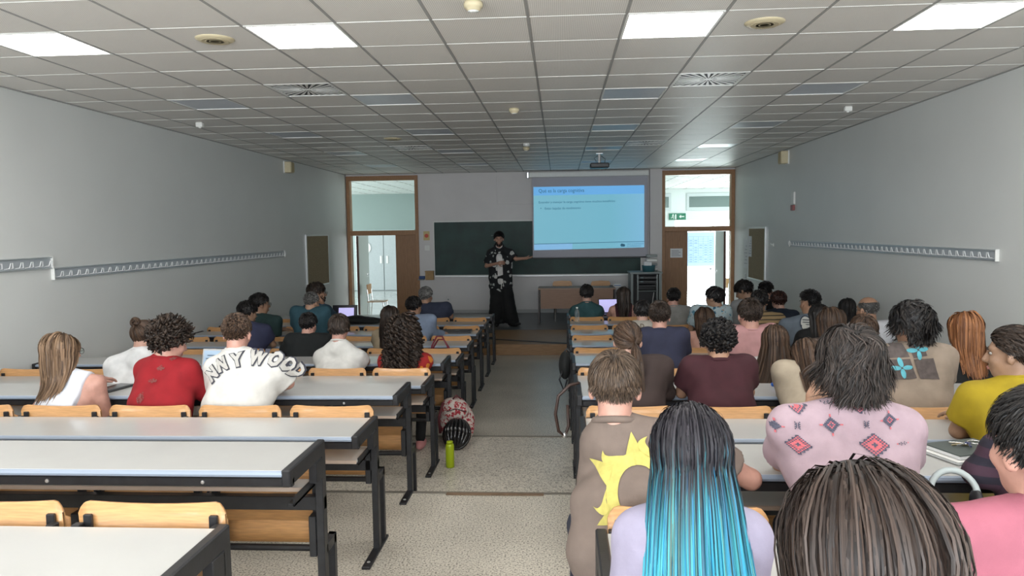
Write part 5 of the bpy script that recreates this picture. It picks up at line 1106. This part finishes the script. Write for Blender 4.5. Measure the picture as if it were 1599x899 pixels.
SH={'plaid_r2':m_plaid,'strap_r8':floral('black_white_print',(.012,.012,.014),((.4,.4,.42),),30,(.35,)),'stripe_r9':stripes('tan_stripes',(.32,.22,.11),(.03,.025,.02),.045,.25),
'floral_r10':floral('blue_floral',(.34,.42,.45),((.02,.09,.15),(.08,.2,.27),(.30,.22,.16)),13,(.30,.26,.2)),'curly_l6':floral('red_floral',(.28,.012,.012),((.55,.18,.02),),9,(.24,))}
for sp in PS:
    if sp['shirt'] is None: sp['shirt']=SH[sp['key']]
    side='left' if sp['px']<799 else 'right'
    q=unp(sp['px'],sp['top'],Y=row(sp['k']-1)+.29+sp.get('lean',0))
    OCC.setdefault((side,sp['k']-1),[]).append(q[0]+sp.get('dx',0))
    person(sp)


for side in('left','right'):
    for k in range(12): desk_row(side,k)
# ================================================================== THE PRESENTER
def presenter():
    yS=14.35;q=unp(779,362,Y=yS);fz=.18;base=np.array((q[0]+.02,yS,fz));t=thing('person','standing bearded presenter in black and white patterned shirt and wide black trousers','person',tuple(base),PI)
    # faces the viewer: local +Y points at the camera, local +X is image left
    toL=lambda p:(np.array(p,float)-base)*np.array((-1,-1,1));s=1.08
    H=toL(q)-np.array((0,0,.135));H[1]=.02;R=rot(.10,.12,0);h=.011
    sh=H[2]-.275;S1=np.array((.19,0,sh));S2=np.array((-.19,0,sh))
    e1=toL(unp(760,415,Y=yS));e1[1]=.04;w1=toL(unp(779,410,Y=yS));w1[1]=.24           # folded arm, image left
    e2=toL(unp(806,404,Y=yS));e2[1]=.05;w2=toL(unp(820,403,Y=yS));w2[1]=.10           # arm held out to the screen
    B=Field((-.75,-.3,-.02),(.45,.5,2.0),h);nb=H+np.array((0,-.03,-.15))
    def torso(f,o,low):
        f.add(ccone((0,0,sh-.10),(0,0,low+.15),.115+o,.105+o,.62,1),.05);f.add(ccone((0,0,low+.15),(0,0,low),.105+o,.118+o,.62,1),.05)
        for S_ in(S1,S2): f.add(ccone(nb,S_,.045+o*.5,.052+o*.7),.05)
    torso(B,-.006,.95);B.add(ccone(H+np.array((0,-.02,-.05)),nb,.054,.058),.03)
    hp,cuts,T=head_prims(H,R,s)
    for p,k_ in hp:B.add(p,k_)
    for c in cuts:B.cut(c)
    for S_,e_,w_ in((S1,e1,w1),(S2,e2,w2)): B.add(ccone(S_,e_,.048,.038),.03);B.add(ccone(e_,w_,.038,.025),.012)
    for sx in(-1,1): B.add(ccone((sx*.09,0,.93),(sx*.11,0,.10),.085,.045),.03)
    V,Q=B.nets()
    for W_,f,u,sd,cu in((w1,(-.8,.4,.1),(0,1,.2),1,.6),(w2,(-1,.15,.15),(0,-.3,-1),1,.12)):
        hf=Field(W_-.23,W_+.23,.005)
        for p,k_ in hand_prims(W_,f,u,sd,cu): hf.add(p,k_)
        v,q_=hf.nets();Q=np.concatenate([Q,q_+len(V)]);V=np.concatenate([V,v])
    link('body',npmesh('body',V,Q,mat('skin_presenter',(.36,.20,.14),.5,noise=.1,nscale=25)),t)
    U=Field((-.5,-.3,.6),(.45,.4,1.8),h);torso(U,.010,.90);U.cut(ccone(nb+np.array((0,.01,.13)),nb+np.array((0,.03,.04)),.066,.058));U.plane((.09,0,0),(1,0,0));U.plane((-.09,0,0),(-1,0,0));V,Q=U.nets()
    link('undershirt',npmesh('undershirt',V,Q,cloth('white_undershirt',(.62,.60,.58))),t)
    Sf=Field((-.62,-.3,.6),(.45,.4,1.8),.010);torso(Sf,.030,.80)
    for S_,e_ in((S1,e1),(S2,e2)):
        d=e_-S_;Sf.capsleeve(ccone(S_,S_+d*1.0,.066,.082),S_+d*.80,d/np.linalg.norm(d),.045)
    Sf.cut(ccone(nb+np.array((0,.02,.13)),nb+np.array((0,.035,.03)),.075,.066))
    Sf.cut(ccone(nb+np.array((-.0,.16,.02)),np.array((-.015,.16,.70)),.072,.055));Sf.wrinkle(.006,26,np.random.default_rng(5));V,Q=Sf.nets()
    link('shirt',npmesh('shirt',V,Q,floral('black_white_floral',(.008,.009,.011),((.45,.45,.43),(.33,.35,.33)),8,(.30,.22))),t)
    b=MB()
    for sx in(-1,1): b.tube([nb+np.array((sx*.075,-.03,.05)),nb+np.array((sx*.085,.05,.02)),nb+np.array((sx*.060,.125,-.10))],[.012,.016,.006],6)
    b.build('collar',MATS['black_white_floral'],t,smooth=True)
    Tr=Field((-.42,-.3,.02),(.42,.3,1.12),.015);Tr.add(cell((0,0,.97),(.19,.13,.13)),.02);fl=toL(unp(812,494,Y=yS))[0];fr_=toL(unp(772,494,Y=yS))[0]
    fl,fr_=-.20,.10
    for sx,xe in((-1,fl),(1,fr_)):
        Tr.capsleeve(ccone((sx*.08,0,.93),(xe,.0,.03),.11,.155),np.array((xe,0,.055)),np.array((0,0,-1.)),.04)
    Tr.wrinkle(.008,30,np.random.default_rng(3));V,Q=Tr.nets();link('trousers',npmesh('trousers',V,Q,M_blackcl),t)
    b=MB();b.tube([(-.02,.15,.92),(-.03,.17,.82),(-.02,.16,.74)],.006,5);b.tube([(-.05,.15,.92),(-.06,.165,.84)],.006,5);b.build('drawstring',M_wplast,t)
    b=MB();b.ell((fr_-.02,.08,.045),(.05,.14,.05),12,8);b.ell((fl-.06,.05,.045),(.13,.06,.05),12,8);b.build('shoes',mat('black_shoes',(.012,.012,.012),.5),t,smooth=True)
    sp=dict(hair='short',hl=.03,vol=.022,beard=True,hm=H_black,key='presenter')
    V,Q,at,dy=make_hair(sp,H,R,s,None,h,np.random.default_rng(1),6);link('hair',npmesh('hair',V,Q,H_black,True,{'rnd':at,'dye':dy}),t)
    eyes_and_brows(t,T,R,s,H_black,None,sp)
presenter()
# ================================================================== PRINTS ON CLOTHES
def letters_on_back():
    I=PEOPLE_INFO['jersey_l4'];dark=mat('print_charcoal',(.05,.05,.065),.8);wh=mat('print_white',(.45,.43,.40),.8)
    pos=[('N',317,589,-48),('N',332,574,-26),('Y',356,567,-10),('W',386,564,3),('O',412,568,20),('O',430,578,40),('D',440,591,50)]
    for ch,u,v,ang in pos:
        c=bxz(I,u,v+1,-.10);a=-math.radians(ang)
        for nm_,m_,bo,of,dx in (('letter_outline',dark,.0120,.004,.0025),('letter_fill',wh,.0060,.0068,0)):
            me=text_mesh(ch,.098,m_,'CENTER',bo,0,.86)
            import bmesh
            bm=bmesh.new();bm.from_mesh(me);bmesh.ops.triangulate(bm,faces=bm.faces[:]);
            for _ in range(3):
                E_=[e for e in bm.edges if e.calc_length()>.011];bmesh.ops.subdivide_edges(bm,edges=E_,cuts=1,use_grid_fill=False);bmesh.ops.triangulate(bm,faces=[f for f in bm.faces if len(f.verts)>3])
            bm.to_mesh(me);bm.free()
            pts=np.array([(q.co.x,q.co.y-.030) for q in me.vertices])*np.array((1,1.05))
            ca,sa=math.cos(a),math.sin(a);P2=np.stack([c[0]+pts[:,0]*ca-pts[:,1]*sa+dx,c[1]+pts[:,0]*sa+pts[:,1]*ca-dx],-1)
            V,hit=drape(I,P2,of)
            if not hit.all():
                bad=[i for i in range(len(hit)) if not hit[i]]
                if hit.sum()<3: continue
                mx=np.nanmax(V[:,1]);V[bad,1]=mx
            for i,q in enumerate(me.vertices): q.co=V[i]
            link(nm_,me,I['shirt'])
letters_on_back()
def cells(I,name,c,px,rows,m,ch,off=.003,ca=1,asp=1.):
    """rows of characters; every cell equal to ch becomes a small quad lying on the cloth"""
    V=[];F=[];n=len(rows);w_=len(rows[0]);P2=[]
    for r,l in enumerate(rows):
        for k,x in enumerate(l):
            if x in ch:
                x0=c[0]+(k-w_/2)*px*asp;z0=c[1]+(n/2-r)*px;P2+=[(x0,z0),(x0+px*asp*1.02,z0),(x0+px*asp*1.02,z0-px*1.02),(x0,z0-px*1.02)]
    if not P2:return
    V,hit=drape(I,np.array(P2),off);F=[(i,i+1,i+2,i+3) for i in range(0,len(P2),4) if hit[i:i+4].all()]
    if F: link(name,npmesh(name,np.nan_to_num(V),np.array(F)[:,::-1],m,False),I['shirt'])
def stepped(n,seed=0):
    R_=2*n+1;o=[]
    for r in range(R_):
        l=''
        for c in range(R_):
            d=abs(r-n)+abs(c-n);x=' '
            if d<=n: x='D' if d>=n-1 else 'P' if d>=n-2 and (r+c)%2 else 'D' if d==n-3 else 'P' if d>n-6 else ('D' if d<2 else 'P')
            if d<=n and d>=n-2 and (r*7+c*5)%4==0: x=' ' if d==n else 'P'
            l+=x
        o.append(l)
    return o
def starry(n):
    R_=2*n+1;o=[]
    for r in range(R_):
        l=''
        for c in range(R_):
            a,b=abs(r-n),abs(c-n);d=a+b;x=' '
            if d<=n-2: x='D' if (d>=n-4 or d<=1) else 'P'
            elif (a==0 or b==0) and d<=n: x='P'
            elif d==n-1 and (r+c)%2: x='P'
            l+=x
        o.append(l)
    return o
def diamonds():
    I=PEOPLE_INFO['pattern_r2'];dk=mat('print_slate',(.075,.075,.11),.8);pk=mat('print_coral',(.50,.12,.14),.8)
    for (u,v,n,k) in ((1277,655,8,.0037),(1372,648,8,.0039),(1271,716,8,.0040),(1392,712,8,.0047),(1441,760,7,.0037)):
        c=bxz(I,u,v);rr=stepped(n);cells(I,'diamond_outline',c,k,rr,dk,'D',asp=1.25);cells(I,'diamond_fill',c,k,rr,pk,'P',asp=1.25)
    for (u,v,n,k) in ((1325,682,7,.0042),(1425,676,7,.0038),(1322,633,4,.0036),(1239,690,5,.004)):
        c=bxz(I,u,v);rr=starry(n);cells(I,'star_outline',c,k,rr,dk,'D',asp=1.2);cells(I,'star_fill',c,k,rr,pk,'P',asp=1.2)
    for (u,v) in ((1272,686),(1381,680)):
        cells(I,'knot_motif',bxz(I,u,v),.0034,['D   D',' D D ','DD DD',' D D ','DD DD',' D D ','D   D'],dk,'D')
    for (u,v) in ((1325,650),(1405,650),(1441,711)):
        cells(I,'arrow_motif',bxz(I,u,v),.0034,['    D   D    ','P D  D D  D P','    D   D    '],dk,'D');cells(I,'arrow_dots',bxz(I,u,v),.0034,['    D   D    ','P D  D D  D P','    D   D    '],pk,'P')
    I_=I;wr=I['WR'][-1];b=MB();d=I['WR'][-1]-I['EL'][-1];d/=np.linalg.norm(d);c=wr-d*.03
    u=np.cross(d,(0,0,1.));u/=np.linalg.norm(u);v=np.cross(d,u)
    b.tube([c+.034*(math.cos(a)*u+math.sin(a)*v) for a in np.linspace(0,2*PI,20)],.007,6);w_=b.build('wristwatch',mat('gold_metal',(.55,.45,.28),.3,metal=.9),I['t'],smooth=True)
diamonds()
def sun():
    I=PEOPLE_INFO['taupe_r2'];m=mat('print_sun_yellow',(.46,.40,.11),.85,noise=.08,nscale=60);c=bxz(I,1003,782)
    n=12;r0,r1,r2=.072,.108,.175;inner=[];segs=96
    P2=[];F=[]
    for i in range(segs):
        a=2*PI*i/segs;P2+=[(c[0]+r0*math.cos(a),c[1]+r0*math.sin(a)),(c[0]+r1*math.cos(a),c[1]+r1*math.sin(a))]
    for i in range(segs):
        j=(i+1)%segs;F.append((2*i,2*i+1,2*j+1,2*j))
    for k in range(n):
        a0=2*PI*k/n+.1;m_=8;st=len(P2);long=(r2 if k%2 else r2*.92)
        for q in range(m_+1):
            t=q/m_;rr=r1*.97+(long-r1)*t;hw=.26*(1-t)**.9*r1/rr;sw=.0 if k%2 else .32*math.sin(t*PI)*.6+.18*t
            for sg in(-1,1): a=a0+sw+sg*hw;P2.append((c[0]+rr*math.cos(a),c[1]+rr*math.sin(a)))
        for q in range(m_): F.append((st+2*q,st+2*q+1,st+2*q+3,st+2*q+2))
    V,hit=drape(I,np.array(P2),.003);F=[f for f in F if all(hit[i] for i in f)]
    if F: link('sun_print',npmesh('sun_print',np.nan_to_num(V),np.array(F),m,False),I['shirt'])
sun()
def patches():
    I=PEOPLE_INFO['patches_r4'];g=mat('patch_grey',(.105,.085,.08),.9,noise=.2,nscale=40);bl=mat('patch_turquoise',(.12,.42,.50),.9,noise=.1,nscale=30)
    def q4(p):
        return [bxz(I,*a) for a in p]
    for p in (((1396,541),(1434,538),(1440,564),(1400,568)),((1440,538),(1462,541),(1468,562),(1446,566)),((1404,570),(1440,567),(1446,596),(1411,600)),((1446,568),(1478,566),(1482,598),(1452,597))):
        a=q4(p)
        def f(pts,a=a): 
            s_,t_=pts[:,:1],pts[:,1:];return (a[0]*(1-s_)+a[1]*s_)*(1-t_)+(a[3]*(1-s_)+a[2]*s_)*t_
        o=drape_grid(I,'patch',f,0,1,0,1,8,8,g,.0035)
    for (u,v) in ((1425,581),(1454,553)):
        c=bxz(I,u,v)
        for k in range(4):
            a=k*PI/2+.12;cc=c+.030*np.array((math.cos(a),math.sin(a)));pts=[cc];
            for i in range(16):
                th=2*PI*i/16;x,y=.026*math.cos(th),.012*math.sin(th);pts.append(cc+np.array((x*math.cos(a)-y*math.sin(a),x*math.sin(a)+y*math.cos(a))))
            V,hit=drape(I,np.array(pts),.007);F=[(0,1+i,1+(i+1)%16) for i in range(16)]
            if hit.all(): link('petal',npmesh('petal',V,np.array(F),bl,False),I['shirt'])
patches()
def small_prints():
    I=PEOPLE_INFO['red_l4'];m=mat('print_dull_red',(.20,.055,.05),.9)
    for (u,v,w_,h_) in ((231,570,7,3),(220,583,9,7),(212,602,12,4),(208,625,10,12)):
        c=bxz(I,u,v);px=.0048;rng=np.random.default_rng(u);rows=[''.join('X' if (abs(i-w_/2)/(w_/2))**2+(abs(j-h_/2)/(h_/2))**2<1.05 and rng.random()<.75 else ' ' for i in range(w_+1)) for j in range(h_+1)]
        cells(I,'back_print',c,px,rows,m,'X')
    I=PEOPLE_INFO['creamjkt_r8'];m=mat('print_umber',(.10,.07,.04),.9);c=bxz(I,1003,503)
    for s_,dz_,sz in (('CRYS',.045,.055),('CREAMERY',.0,.055),('D',-.06,.06)):
        me=text_mesh(s_,sz,m,'CENTER',.001,0);P2=np.array([(c[0]+q.co.x,c[1]+dz_+q.co.y) for q in me.vertices]);V,hit=drape(I,P2,.004)
        if hit.all():
            for i,q in enumerate(me.vertices): q.co=V[i]
            link('back_lettering',me,I['shirt'])
    I=PEOPLE_INFO['bluegrey_r8'];c=bxz(I,1263,507);dk=mat('print_dark_blue',(.03,.04,.06),.9);wh=mat('print_pale',(.5,.5,.46),.9)
    for nm_,mm,ra,of in (('emblem_ring',dk,(.060,.085),.003),('emblem_disc',wh,(.050,.073),.005)):
        pts=[c]+[c+np.array((ra[0]*math.cos(a),ra[1]*math.sin(a))) for a in np.linspace(0,2*PI,24,endpoint=False)]
        V,hit=drape(I,np.array(pts),of);F=[(0,1+i,1+(i+1)%24) for i in range(24)]
        if hit.all(): link(nm_,npmesh(nm_,V,np.array(F),mm,False),I['shirt'])
    for i in range(4): cells(I,'emblem_line',c+np.array((0,.04-.025*i)),.008,['XXXXXXXX'],dk,'X',.007)
small_prints()
# ================================================================== LOOSE THINGS
def laptop(lab,px,py,k,rz,col,scr,w_=.32,d_=.22,ang=105,dy=0.,side=0):
    """px,py = pixel of the base centre on desk k"""
    z=FZ(k)+.75;q=unp(px,py,Z=z) if dy==0 else np.array((unp(px,300,Y=row(k)-dy)[0],row(k)-dy,z))
    t=thing('laptop',lab,'laptop',(q[0],q[1],z+.002),rz);MB().box(-w_/2,w_/2,-d_/2,d_/2,0,.014,.004).build('base',col,t)
    MB().box(-w_/2+.02,w_/2-.02,-d_/2+.09,d_/2-.02,.0135,.0155).build('keyboard',M_dark,t)
    a=math.radians(ang-90);l=MB();o=l.box(-w_/2,w_/2,-.004,.004,0,d_,.003).build('lid',col,t,(0,d_/2,.012));o.rotation_euler=(-a,0,0)
    s_=MB().box(-w_/2+.012,w_/2-.012,-.006,-.0042,.014,d_-.012).build('screen',scr,o);return t,s_
M_silver=mat('silver_casing',(.55,.55,.55),.35,metal=.6)
sc1=mat('screen_page_blue',(.35,.47,.60),.4,emit=.22);sc2=mat('screen_lilac',(.50,.47,.80),.4,emit=.35)
t,s_=laptop('silver laptop open on the desk between the red shirt and the arched letters',315,600,4,-.10,M_silver,sc1,.30,.235,104,.20)
b=MB()
for i in range(8): b.box(-.12+.01*(i%2),-.12+.2*random.random()+.03,-.0075,-.006,.04+.021*i,.046+.021*i)
b.build('screen_text',mat('screen_ink',(.10,.16,.25),.5),s_)
t,s_=laptop('dark laptop with bright lilac document on screen, left block near the door',529,489,10,.05,M_dark,mat('screen_dark',(.02,.02,.03),.3),.36,.24,102,.18)
MB().box(-.09,.13,-.0075,-.006,.03,.20).build('screen_page',sc2,s_)
t,s_=laptop('black laptop seen edge-on before the dark teal t-shirt',445,530,8,-1.15,M_dark,mat('screen_off',(.01,.01,.012),.2),.36,.25,110,.24)
t,s_=laptop('laptop with lilac screen beside the sleeveless wine red top, front row right',952,490,11,.15,M_dark,sc2,.30,.22,102,.20)
def slab(name,lab,cat,px,k,dy,sx,sy,h,m,rz=0,b_=.006,part='cover'):
    z=FZ(k)+.75;x=unp(px,400,Y=row(k)-dy)[0];t=thing(name,lab,cat,(x,row(k)-dy,z+.001),rz);MB().box(-sx/2,sx/2,-sy/2,sy/2,0,h,b_).build(part,m,t);return t
t=slab('tablet_case','dark grey folded tablet case on the desk before the white sleeveless top','tablet',168,4,.18,.13,.24,.012,mat('charcoal_cover',(.04,.042,.045),.5),-.2);MB().box(-.055,.055,-.11,.11,.012,.014).build('screen',mat('tablet_glass',(.05,.055,.06),.15),t)
t=slab('laptop_closed','closed dark grey laptop lying on the desk beside the pale blue shirt','laptop',711,9,.18,.38,.26,.022,mat('charcoal_shell',(.045,.045,.05),.45),.03,part='shell');MB().box(-.03,.03,-.02,.02,.0215,.023).build('hinge_badge',M_greymet,t)
# dark bag on desk in the left block
z=FZ(10)+.75;x=unp(566,490,Y=row(10)-.2)[0]
t=thing('soft_bag','soft black bag lying on the desk beside the dark laptop','bag',(x,row(10)-.2,z))
Fb=Field((-.40,-.2,-.02),(.40,.2,.2),.014);Fb.add(cell((-.08,0,.055),(.22,.12,.06)),.03);Fb.add(cell((.15,.0,.04),(.16,.10,.045)),.03);Fb.wrinkle(.008,40,np.random.default_rng(2));Fb.plane((0,0,.002),(0,0,-1));V,Q=Fb.nets()
link('bag_body',npmesh('bag_body',V,Q,cloth('black_bag_cloth',(.012,.014,.014))),t);MB().tube([(-.2,-.02,.10),(-.05,-.08,.125),(.12,-.05,.09),(.27,-.02,.04)],.008,6).build('bag_strap',M_dark,t,smooth=True)
# glass bottle
z=FZ(10)+.75;x=unp(901,497,Y=row(10)-.1)[0]
t=thing('water_bottle','clear plastic water bottle on the front right desk end','bottle',(x,row(10)-.12,z));MB().lathe([(.0,0),(.03,0),(.032,.01),(.032,.13),(.028,.155),(.013,.18),(.013,.195)],n=20).build('bottle_body',mat('clear_plastic',(.9,.95,.97),.08,trans=.9,ior=1.3),t,smooth=True);MB().lathe([(.015,.19),(.015,.208),(0,.208)],n=14).build('cap',M_wplast,t)
# blue marker by the cream top
q=unp(1212,603,Z=FZ(4)+.75);t=thing('blue_eraser','small blue plastic object on the desk behind the maroon shirt','stationery',(q[0],q[1],FZ(4)+.751),.3);MB().box(-.035,.035,-.014,.014,0,.026,.008).build('body',mat('bright_blue',(.01,.10,.45),.4),t);MB().box(.036,.055,-.010,.010,.002,.02,.005).build('tip',M_cream,t)
# notebook, tablet and keys
z=FZ(2)+.75;q=unp(1500,712,Z=z)
t=thing('silver_notebook','pale grey tablet lying under the dark notebook, right block','tablet',(q[0]+.02,q[1],z+.001),.32);MB().box(-.13,.13,-.09,.09,0,.012,.004).build('shell',mat('pale_case',(.55,.57,.57),.4),t);MB().box(-.13,.13,-.09,.09,.0125,.0135).build('rim',M_wplast,t)
t=thing('dark_notebook','dark green-grey notebook on top of the pale tablet, keys on it','notebook',(q[0]+.03,q[1]+.015,z+.0155),.32)
MB().box(-.12,.12,-.085,.085,.001,.014,.001).build('pages',M_paper,t);MB().box(-.122,.122,-.087,.087,.014,.018,.001).build('cover',mat('green_grey_cover',(.06,.075,.07),.5),t)
q2=(q[0]+.02,q[1]+.02,z+.034)
t=thing('key_ring','bunch of keys with ring and blue tag on the dark notebook','keys',q2);b=MB();b.tube([(.05+.026*math.cos(a),.012+.026*math.sin(a),.012) for a in np.linspace(0,2*PI,20)],.0022,6);b.build('ring',M_chrome,t,smooth=True)
for i,(a,mm) in enumerate(((3.3,MATS['gold_metal']),(2.9,M_chrome),(3.7,M_chrome),(4.4,mat('navy_tag',(.03,.04,.12),.4)))):
    b=MB();ca,sa=math.cos(a),math.sin(a);b.tube([(.03*ca*.3+.02,.03*sa*.3+.01,.004+.003*i),(.065*ca+.02,.065*sa+.01,.004+.003*i)],.0035,5);b.ell((.03*ca*.3+.02,.03*sa*.3+.01,.004+.003*i),(.012,.012,.003),10,6);b.build('key' if i<3 else 'key_tag',mm,t)
# lime bottle, backpack and helmet in the aisle
q=unp(703,731,Z=FZ(4)) ;q=unp(703,729,Z=FZ(5))
t=thing('lime_bottle','lime green metal water bottle standing on the aisle floor','bottle',(q[0],q[1],FZ(5)))
MB().lathe([(.0,.001),(.032,.001),(.035,.006),(.035,.17),(.031,.19),(.018,.20)],n=24).build('bottle_body',mat('lime_enamel',(.30,.38,.008),.35,metal=.1),t,smooth=True);MB().lathe([(.026,.198),(.026,.213),(.018,.217),(.0,.217)],n=20).build('cap',MATS['lime_enamel'],t,smooth=True)
q=unp(714,690,Z=FZ(5));bp=np.array((q[0]-.01,q[1]+.06,FZ(5)))
t=thing('backpack','red and white swirl patterned backpack slumped on the aisle floor','backpack',tuple(bp),.15)
Fb=Field((-.26,-.24,-.02),(.26,.26,.50),.010)
Fb.add(cell((0,.02,.16),(.165,.12,.17)),.04);Fb.add(cell((-.02,.0,.28),(.13,.11,.12)),.05);Fb.add(cell((.05,-.07,.12),(.11,.08,.11)),.04);Fb.add(cell((.0,-.08,.28),(.10,.06,.07)),.03);Fb.wrinkle(.007,34,np.random.default_rng(8));Fb.plane((0,0,.003),(0,0,-1));V,Q=Fb.nets()
bm_=floral('backpack_print',(.48,.42,.38),((.26,.012,.025),(.30,.02,.03)),24,(.38,.36));link('backpack_body',npmesh('backpack_body',V,Q,bm_),t)
b=MB();b.tube([(-.12,-.04,.36),(-.16,-.10,.24),(-.15,-.10,.10)],.014,6);b.tube([(-.03,-.05,.395),(0,-.06,.43),(.04,-.05,.395)],.008,6);b.build('shoulder_strap',mat('dark_red_webbing',(.10,.02,.025),.8),t,smooth=True)
b=MB();b.tube([(-.09,-.125,.30),(.0,-.155,.33),(.09,-.125,.29)],.004,5);b.build('zip',M_dark,t)
hq=bp+np.array((.03,-.22,.0))
t=thing('cycle_helmet','glossy black cycle helmet leaning on the patterned backpack','helmet',tuple(hq),0)
hb=MB();RX=rot(0,-.9,0)
for i in range(-3,4):
    a=i*.36;pts=[RX@np.array((.105*math.sin(a)*math.cos(u_)*1.0,.135*math.sin(u_),.105*math.cos(a)*math.cos(u_)))+np.array((0,0,.12)) for u_ in np.linspace(-1.45,1.45,13)]
    hb.tube(pts,[.008+.011*math.cos(u_) for u_ in np.linspace(-1.45,1.45,13)],8)
hb.build('helmet_rib',mat('gloss_black',(.008,.008,.009),.15,coat=.5),t,smooth=True)
b=MB();pts=[RX@np.array((.115*math.cos(a),.14*math.sin(a),.0))+np.array((0,0,.12)) for a in np.linspace(0,2*PI,25)];b.tube(pts,.014,8);b.build('rim',MATS['gloss_black'],t,smooth=True)
b=MB();b.ell((0,0,.12),(.085,.11,.085),14,10,RX);b.build('liner',mat('helmet_liner',(.02,.02,.02),.9),t,smooth=True);MB().tube([(-.08,-.02,.05),(-.05,-.10,.02),(.04,-.10,.02)],.005,5).build('chin_strap',M_dark,t)
# red handbag handles
x=unp(687,541,Y=row(7)+.3)[0];zz=FZ(8)+.46
t=thing('handbag','dark bag with two arched red handles on a seat behind the red blouse','handbag',(x,row(7)+.33,zz))
Fb=Field((-.22,-.14,-.02),(.22,.14,.3),.012);Fb.add(cell((0,0,.11),(.17,.07,.12)),.02);Fb.plane((0,0,.002),(0,0,-1));V,Q=Fb.nets();link('bag_body',npmesh('bag_body',V,Q,mat('wine_leather',(.10,.012,.02),.45)),t)
ht=unp(687,524,Y=row(7)+.33)[2]-zz
for yy,k_ in((-.05,1),(.05,.82)): MB().tube([(-.10,yy,.17),(-.085,yy,.17+(ht-.17)*.6*k_),(-.03,yy,.17+(ht-.17)*k_),(.03,yy,.17+(ht-.17)*k_),(.085,yy,.17+(ht-.17)*.6*k_),(.12,yy,.17)],.009,7).build('handle',mat('wine_handle',(.16,.012,.03),.4),t,smooth=True)
# bags hanging off the right block's aisle end
def hang(name,lab,px,py0,py1,k,kind):
    a=unp(px,py0,Y=row(k)-.1);c=unp(px,py1,Y=row(k)-.1);H_=a[2]-c[2];t=thing(name,lab,'bag',(DR-.04,row(k)-.12,c[2]));return t,H_
t,H_=hang('hanging_backpack','black backpack hanging on the aisle end of the right desks',886,545,592,6,0)
Fb=Field((-.10,-.2,-.02),(.10,.2,H_+.1),.012);Fb.add(cell((-.02,0,H_*.48),(.055,.13,H_*.46)),.03);Fb.plane((.03,0,0),(1,0,0));V,Q=Fb.nets();link('bag_body',npmesh('bag_body',V,Q,MATS['black_bag_cloth']),t)
MB().tube([(.03,0,H_*.9),(.0,.02,H_*1.02),(-.03,0,H_*.9)],.008,6).build('top_loop',M_dark,t,smooth=True);MB().tube([(-.04,-.10,H_*.4),(-.07,-.13,H_*.1),(-.03,-.11,-.08),(.0,-.08,.02)],.008,6).build('loose_strap',M_dark,t,smooth=True)
t,H_=hang('shoulder_strap_bag','brown leather bag strap looping off the desk end beside the taupe t-shirt',893,600,680,4,1)
MB().tube([(.06,.02,H_+.01),(-.0,.0,H_),(-.075,-.02,H_*.8),(-.095,-.02,H_*.45),(-.075,-.02,H_*.12),(-.035,0,.0),(-.01,.01,H_*.2),(-.015,.02,H_*.6)],.011,8).build('strap',mat('brown_leather',(.05,.028,.022),.45),t,smooth=True);MB().ell((-.035,.0,.01),(.016,.02,.02),10,8).build('buckle',M_alu,t,smooth=True)
# headphones between the pattern shirt and the pink shirt
q=unp(1490,775,Y=row(1)+.35)
t=thing('grey_headphones','pale grey headband lying on the seat ledge behind the pink t-shirt','headphones',(q[0],q[1],q[2]-.06));b=MB();b.tube([(.075*math.cos(a),.03*math.sin(a),.07+.07*math.sin(a)) for a in np.linspace(-.2,PI+.2,15)],.011,8);b.build('headband',mat('pale_grey_band',(.34,.38,.38),.5),t,smooth=True)
for sx in(-1,1): MB().ell((sx*.072,-.0,.045),(.018,.035,.04),12,8).build('ear_pad',M_dark,t,smooth=True)
